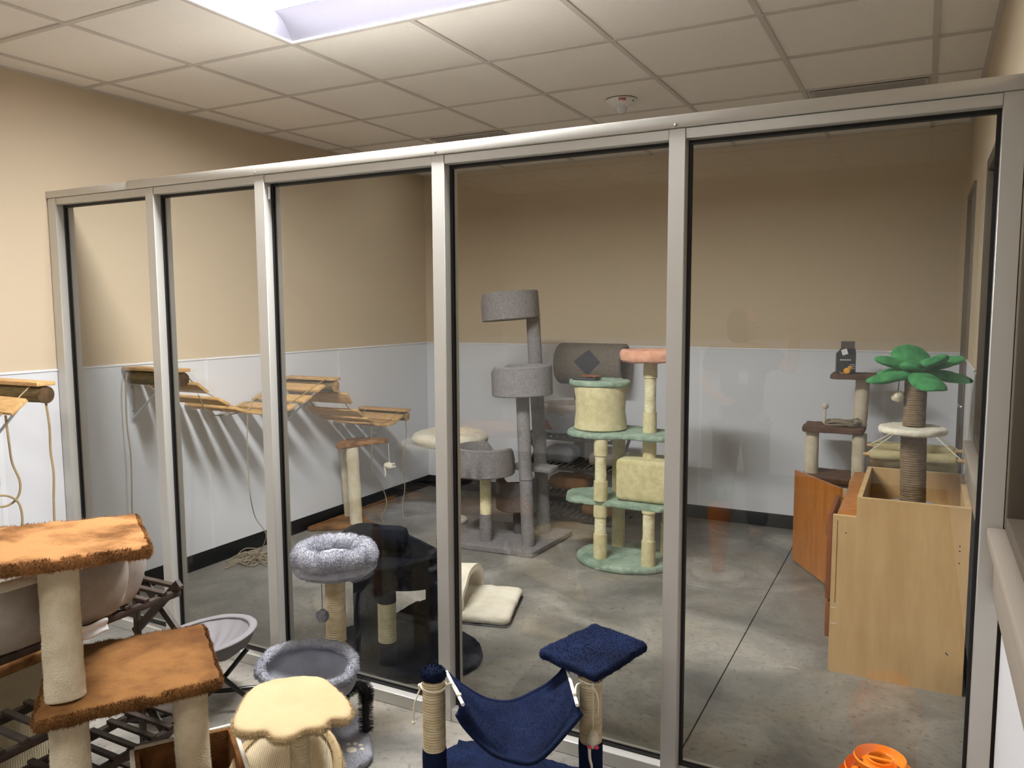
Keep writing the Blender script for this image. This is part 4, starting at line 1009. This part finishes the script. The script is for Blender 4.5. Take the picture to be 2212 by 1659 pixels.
# tray at foot of right post: brown lined, cream edged
u = V((.83, -.56, 0)).normalized(); v = V((.56, .83, 0)).normalized(); c = V((2.12, -1.03, 0))
b = nb(); b3 = nb()
for s, wd_, ax, ay in ((1, .22, u, v), (-1, .22, u, v), (1, .22, v, u), (-1, .22, v, u)):
    hw = .13; p = c+ay*s*hw
    for bmx, off, th, zt_ in ((b, -.006*s, .012, .345), (b3, .006*s, .012, .35)):
        q = p+ay*off
        join(bmx, cbox((q.x, q.y, (.19+zt_)/2), (hw*2, th, zt_-.19), rz=atan2(ax.y, ax.x), bev=.004))
part('tray_lining', b, 'furAdark', t); part('tray_shell', b3, 'furW', t)
part('tray_floor', cbox((c.x, c.y, .185), (.27, .27, .02), rz=atan2(u.y, u.x), bev=.004), 'furAdark', t)

# B: dark slatted rack in the foreground, with beds on it
t = thing('shoe_rack', 'dark wooden folding rack of slatted tiers behind the tan cat tree', 'rack', (1.60, -1.1, 0))
for z in (.665, .40, .21, .075): slat_tier(t, 1.50, 1.70, -1.62, -.70, z, 'y', .062)
for y in (-.715, -1.60):
    for z0, z1 in ((.47, .68), (.235, .44), (.0, .225)):
        part('cross_leg', bar((1.485, y, z0), (1.72, y, z1), .026, .014, (0, 1, 0)), 'slat', t, smooth=False)
        part('cross_leg', bar((1.72, y+.016, z0), (1.485, y+.016, z1), .026, .014, (0, 1, 0)), 'slat', t, smooth=False)
    part('side_pole', box(1.49, 1.508, y-.008, y+.008, 0, .63), 'slat', t, smooth=False)
part('side_pole', box(1.692, 1.71, -1.61, -1.594, 0, .63), 'slat', t, smooth=False)
BX, BYY = 1.555, -1.12
t = thing('bolster_pet_bed', 'taupe suede bolster pet bed with white fleece lining on the near rack', 'pet bed', (1.60, -1.15, .667))
def bol(u_, v_):
    a = 2*pi*u_; e = 4; ca, sa = cos(a), sin(a); k = (abs(ca)**e+abs(sa)**e)**(-1/e)
    puff = 1+.10*sin(pi*v_)**.6*(1-.9*abs(cos(a*4+.3))**14)-.06*abs(cos(a*4+.3))**14
    rx = (.19+.015*v_)*puff; ry = (.285+.035*v_)*puff
    return (BX+k*ca*rx*.93, BYY+k*sa*ry*.93, .675+.165*v_)
plush('bolster_wall', sheet(bol, 72, 12, .02), 'suede', t)
def bol2(u_, v_):
    a = 2*pi*u_; e = 4; ca, sa = cos(a), sin(a); k = (abs(ca)**e+abs(sa)**e)**(-1/e); b_ = 2*pi*v_
    rx = .195+.022*cos(b_); ry = .308+.022*cos(b_); return (BX+k*ca*rx*.93, BYY+k*sa*ry*.93, .842+.022*sin(b_)+.004*nz((ca*6, sa*6, 1)))
b = nb(); rr = [[V(bol2(i/72, j/12)) for j in range(12)] for i in range(72)]; rings(b, rr, loop=True); plush('fleece_rim', b, 'furW', t, pile=6000, ln=.007)
plush('cushion', prism(roundrect(1.555, -1.12, .30, .52, .08), .668, .74, .03, .004), 'furW', t)
t = single('cloth_tag', sheet(lambda u_, v_: (1.765+.004*sin(v_*9)+.004*u_, -1.10+.092*u_, .684-.038*v_-.006*sin(u_*5)-.012*u_), 10, 8, .004), 'paper', 'white folded cloth tag hanging over the near rack rail', 'cloth', (1.72, -1.0, .65))
# brown framed scratching board behind the rack
t = thing('framed_scratcher', 'brown plush frame with woven cream sisal panel, behind the near rack', 'scratcher', (1.25, -1.05, 0))
b = nb()
for bx in ((1.235, 1.275, -1.30, -.82, .395, .44), (1.235, 1.275, -.865, -.82, .0, .395), (1.235, 1.275, -1.30, -1.255, .0, .395)): box(*bx, bm=b, bev=.012)
plush('frame', b, 'furAd', t); part('sisal_panel', box(1.245, 1.265, -1.255, -.865, .002, .395), 'sisalw', t)
plush('top_board', prism(roundrect(1.24, -1.08, .26, .5, .03), .441, .475, .012, .004), 'furA', t)
t = single('plush_cushion', ball((1.86, -1.47, .55), .055, .006, 18), 'furGi', 'small grey plush ball at the far left edge before the rack', 'cat toy', (1.86, -1.47, .52))
t['label'] = 'small grey plush ball at the far left edge of the picture'

# C: folding saucer bed
t = thing('saucer_chair', 'small round grey canvas saucer bed on folding black tube legs', 'pet bed', (1.40, -.33, 0))
Sc = V((1.375, -.335, .285)); Ts = Matrix.Rotation(radians(4), 4, 'X') @ Matrix.Rotation(radians(-6), 4, 'Y')
def sau(u_, v_):
    a = 2*pi*u_; r = .185*(.06+.94*v_); z = -.085*(1-v_**1.8)+.006*v_*sin(14*a)*(1-v_)*3
    return tuple(Ts @ V((r*cos(a), r*sin(a), z))+Sc)
part('sling', sheet(sau, 84, 12, .006), 'canvas', t)
def skirt(u_, v_):
    a = 2*pi*u_; r = .195-.0*v_-.045*v_**1.5; z = .006-.07*v_+.006*v_*sin(10*a); r += .008*sin(12*a)*v_
    return tuple(Ts @ V((r*cos(a), r*sin(a), z))+Sc)
part('skirt', sheet(skirt, 84, 6, .004), 'canvas', t)
b = donut((0, 0, 0), .188, .016, .007, amp=.0015); b.transform(Matrix.Translation(Sc) @ Ts); part('rim', b, 'canvas', t)
part('leg_tube', pipe([(1.22, -.50, .19), (1.32, -.34, .05), (1.46, -.16, .013), (1.54, -.10, .013), (1.60, -.12, .013), (1.62, -.20, .013), (1.57, -.28, .04), (1.50, -.36, .15), (1.47, -.42, .22)], .0095, seg=10, n=8), 'black', t)
part('leg_tube', pipe([(1.54, -.27, .24), (1.42, -.40, .06), (1.28, -.53, .013), (1.20, -.56, .013), (1.16, -.50, .013), (1.20, -.40, .06), (1.27, -.30, .17), (1.30, -.26, .22)], .0095, seg=10, n=8), 'black', t)

# G: orange ball track tower
t = thing('ball_track_tower', 'glossy orange plastic ball-track tower in the bottom right corner', 'cat toy', (3.80, -.20, 0))
cx, cy = 3.80, -.20
zz = .33
for k, R in enumerate((.062, .084, .102, .110, .114)):
    z = .365-k*.034; b = nb()
    lathe((cx, cy, z), [(R-.033, .004), (R-.030, -.008), (R-.02, -.017), (R-.008, -.018), (R, -.010), (R+.004, .006), (R+.0015, .010), (R-.001, .006), (R-.004, -.006), (R-.010, -.013), (R-.02, -.0125), (R-.027, -.005), (R-.030, .007)], 56, closed=True, bm=b)
    part('track_ring', b, 'orange', t)
    n = 6
    for q in range(n):
        a = 2*pi*(q+.5*(k % 2))/n
        bm_ = prism(ellipse(cx+(R-.016)*cos(a), cy+(R-.016)*sin(a), .011, .005, a+pi/2, 16), z-.0135, z-.0118, .0005, sp=0, inner=2); part('slot', bm_, 'redwood', t)
    part('support_ring', lathe((cx, cy, z-.034), [(R-.035, .0), (R-.032, .0), (R-.026, .019), (R-.029, .019)], 40, closed=True), 'orange', t)
b = nb(); lathe((cx, cy, .372), [(.030, 0), (.034, -.002), (.034, -.014), (.028, -.016)], 40, closed=True, bm=b); box(cx-.032, cx+.032, cy-.006, cy+.006, .360, .370, bm=b, bev=.002); part('top_hub', b, 'orange', t)
part('pedestal', lathe((cx, cy, 0), [(.13, 0), (.13, .02), (.10, .04), (.09, .15), (.095, .196)], 40), 'orange', t)
single('black_knob', lathe((3.42, -.10, .0), [(.02, 0), (.02, .03), (.014, .05), (.006, .055)], 20), 'black', 'small black knob at the bottom edge beside the sill rail', 'knob', (3.42, -.10, 0))

# ================================================================== white donut tree beyond the glass; seen only as reflections: carrot scratcher, person
WXX = .80
t = thing('white_donut_tree', 'large white plush donut bed on a post behind the grey carpet cup beds', 'cat tree', (WXX, 2.42, 0))
plush('donut', donut((WXX, 2.42, .625), .215, .065, .05, pleats=12, depth=.1), 'furW', t)
plush('bed_floor', prism(ellipse(WXX, 2.42, .19, .19), .59, .61, .01), 'furW', t)
part('post', tube((WXX+.02, 2.42, .03), (WXX+.02, 2.42, .60), .04), 'sisal', t); part('base', prism(ellipse(WXX+.02, 2.42, .11, .09), 0, .03, .01), 'furW', t)
t = thing('carrot_scratcher', 'orange carrot-shaped scratching post on a white disc, seen mirrored in the glass', 'scratcher', (2.84, -2.03, 0))
part('base', prism(ellipse(2.84, -2.03, .15, .15), 0, .025, .008), 'furW', t)
part('carrot', lathe((2.84, -2.03, .025), [(.035, 0), (.045, .1), (.06, .25), (.072, .36), (.06, .41), (.02, .425)], 32), 'orange', t)
for k in range(5): part('leaf', ball((2.84+.05*cos(k*1.26), -2.03+.05*sin(k*1.26), .50), .05, s=(.5, .5, 1.1), seg=12), 'leaf', t)

def skin_obj(name, joints, edges, parent, m, lv=2):
    me = bpy.data.meshes.new(name); me.from_pydata([j[0] for j in joints], edges, []); o = bpy.data.objects.new(name+'_tmp', me); C.objects.link(o)
    sm = o.modifiers.new('s', 'SKIN'); sm.use_smooth_shade = True
    for i, j in enumerate(joints):
        me.skin_vertices[0].data[i].radius = (j[1], j[2] if len(j) > 2 else j[1])
    me.skin_vertices[0].data[0].use_root = True
    ss = o.modifiers.new('d', 'SUBSURF'); ss.levels = lv; ss.render_levels = lv
    bpy.context.view_layer.update(); m2 = bpy.data.meshes.new_from_object(o.evaluated_get(bpy.context.evaluated_depsgraph_get())); bpy.data.objects.remove(o)
    b = nb(); b.from_mesh(m2); return part(name, b, m, parent)
PX, PY = 2.80, -2.80
t = thing('person', 'standing person in grey scrubs with one hand raised, seen mirrored in the glass', 'person', (PX, PY, 0))
def pp_(x, y, z): return (PX+x, PY+y, z)
J = [(pp_(0, 0, .86), .14, .10), (pp_(0, 0, 1.0), .13, .095), (pp_(0, 0, 1.15), .15, .105), (pp_(0, 0, 1.27), .13, .09), (pp_(0, .0, 1.33), .05, .05), (pp_(0, .01, 1.38), .05),
     (pp_(-.17, 0, 1.27), .06), (pp_(-.25, .0, 1.05), .047), (pp_(-.13, .17, .99), .036), (pp_(-.07, .2, .965), .024),
     (pp_(.17, 0, 1.27), .06), (pp_(.32, .02, 1.16), .047), (pp_(.33, .04, 1.36), .034), (pp_(.33, .05, 1.40), .022),
     (pp_(-.09, 0, .80), .10), (pp_(-.11, .0, .45), .065), (pp_(-.12, -.02, .10), .045), (pp_(-.12, .10, .05), .04),
     (pp_(.09, 0, .80), .10), (pp_(.11, .0, .45), .065), (pp_(.12, -.02, .10), .045), (pp_(.12, .10, .05), .04)]
Eg = [(0, 1), (1, 2), (2, 3), (3, 4), (4, 5), (3, 6), (6, 7), (7, 8), (8, 9), (3, 10), (10, 11), (11, 12), (12, 13), (0, 14), (14, 15), (15, 16), (16, 17), (0, 18), (18, 19), (19, 20), (20, 21)]
skin_obj('body', J, Eg, t, 'skin')
J2 = [(pp_(0, 0, .86), .155, .115), (pp_(0, 0, 1.0), .15, .11), (pp_(0, 0, 1.15), .165, .12), (pp_(0, 0, 1.26), .14, .10), (pp_(0, 0, 1.30), .09, .07), (pp_(-.18, 0, 1.27), .075), (pp_(-.225, 0, 1.13), .068), (pp_(.18, 0, 1.265), .075), (pp_(.27, .015, 1.195), .066), (pp_(0, 0, .78), .165, .12)]
skin_obj('scrub_top', J2, [(0, 1), (1, 2), (2, 3), (3, 4), (3, 5), (5, 6), (3, 7), (7, 8), (0, 9)], t, 'scrub')
J3 = [(pp_(0, 0, .84), .15, .11), (pp_(-.09, 0, .76), .11), (pp_(-.11, 0, .45), .085), (pp_(-.12, -.01, .09), .075), (pp_(.09, 0, .76), .11), (pp_(.11, 0, .45), .085), (pp_(.12, -.01, .09), .075)]
skin_obj('trousers', J3, [(0, 1), (1, 2), (2, 3), (0, 4), (4, 5), (5, 6)], t, 'scrub')
hd = part('head', lathe(pp_(.01, .015, 1.36), [(.03, 0), (.05, .01), (.068, .05), (.075, .10), (.072, .14), (.055, .18), (.02, .2)], 24, T=Matrix.Diagonal((1.15, .95, 1, 1))), 'skin', t)
part('nose', ball(pp_(.097, .03, 1.45), .014, seg=10), 'skin', hd); 
for a in (-.03, .045): part('eye', ball(pp_(.078, .03+a, 1.47), .009, seg=10), 'boxblack', hd)
part('mouth', ball(pp_(.082, .035, 1.408), .014, seg=10, s=(.4, 1, .3)), 'pink', hd)
part('ear', ball(pp_(.0, .085, 1.455), .018, seg=10, s=(1, .4, 1.3)), 'skin', hd)
part('glasses', pipe([pp_(.0, .088, 1.47), pp_(.08, .078, 1.472), pp_(.098, .04, 1.472), pp_(.095, -.01, 1.472)], .003), 'black', hd)
b = lathe(pp_(-.012, .005, 1.34), [(.06, 0), (.085, .04), (.094, .1), (.092, .15), (.075, .20), (.03, .225)], 28, amp=.008, ns=20); bmesh.ops.delete(b, geom=[f for f in b.faces if f.calc_center_median().x > PX+.045 and f.calc_center_median().z < 1.50], context='FACES'); part('hair', b, 'hair', t)
part('badge', box(PX+.0, PX+.06, PY+.125, PY+.127, 1.08, 1.16), 'paper', t)
for base_, dirs in ((V(pp_(-.07, .2, .965)), ((.5, .35, -.1), (.55, .45, .05), (.55, .5, .2), (.5, .5, .35), (.0, .3, .5))), (V(pp_(.33, .05, 1.42)), ((-.3, .1, .9), (-.1, .2, 1), (.1, .2, 1), (.3, .1, .9), (-.7, .1, .5)))):
    main = V(dirs[1]).normalized(); part('palm', tube(base_-main*.02, base_+main*.05, .026, .034, rnd=.012, rows=6), 'skin', t)
    side = main.cross(V((0, 1, 0)) if abs(main.y) < .7 else V((0, 0, 1))).normalized()
    for k, d in enumerate(dirs):
        if k < 4: p0 = base_+main*.045+side*(.024-.016*k); L = (.065, .075, .07, .055)[k]
        else: p0 = base_+side*.025; L = .055
        d = V(d).normalized(); part('thumb' if k == 4 else 'finger', pipe([p0, p0+d*L*.5, p0+(d+V((0, .35, 0))).normalized()*L], lambda u_: .0095-.003*u_, seg=10, n=4), 'skin', t)
for s in (-1, 1): part('shoe', prism(ellipse(PX+.12*s, PY+.05, .045, .125, 0, 24), 0, .07, .03, 0), 'boxblack', t)

for o in bpy.data.objects:
    if 'wp' in o: del o['wp']
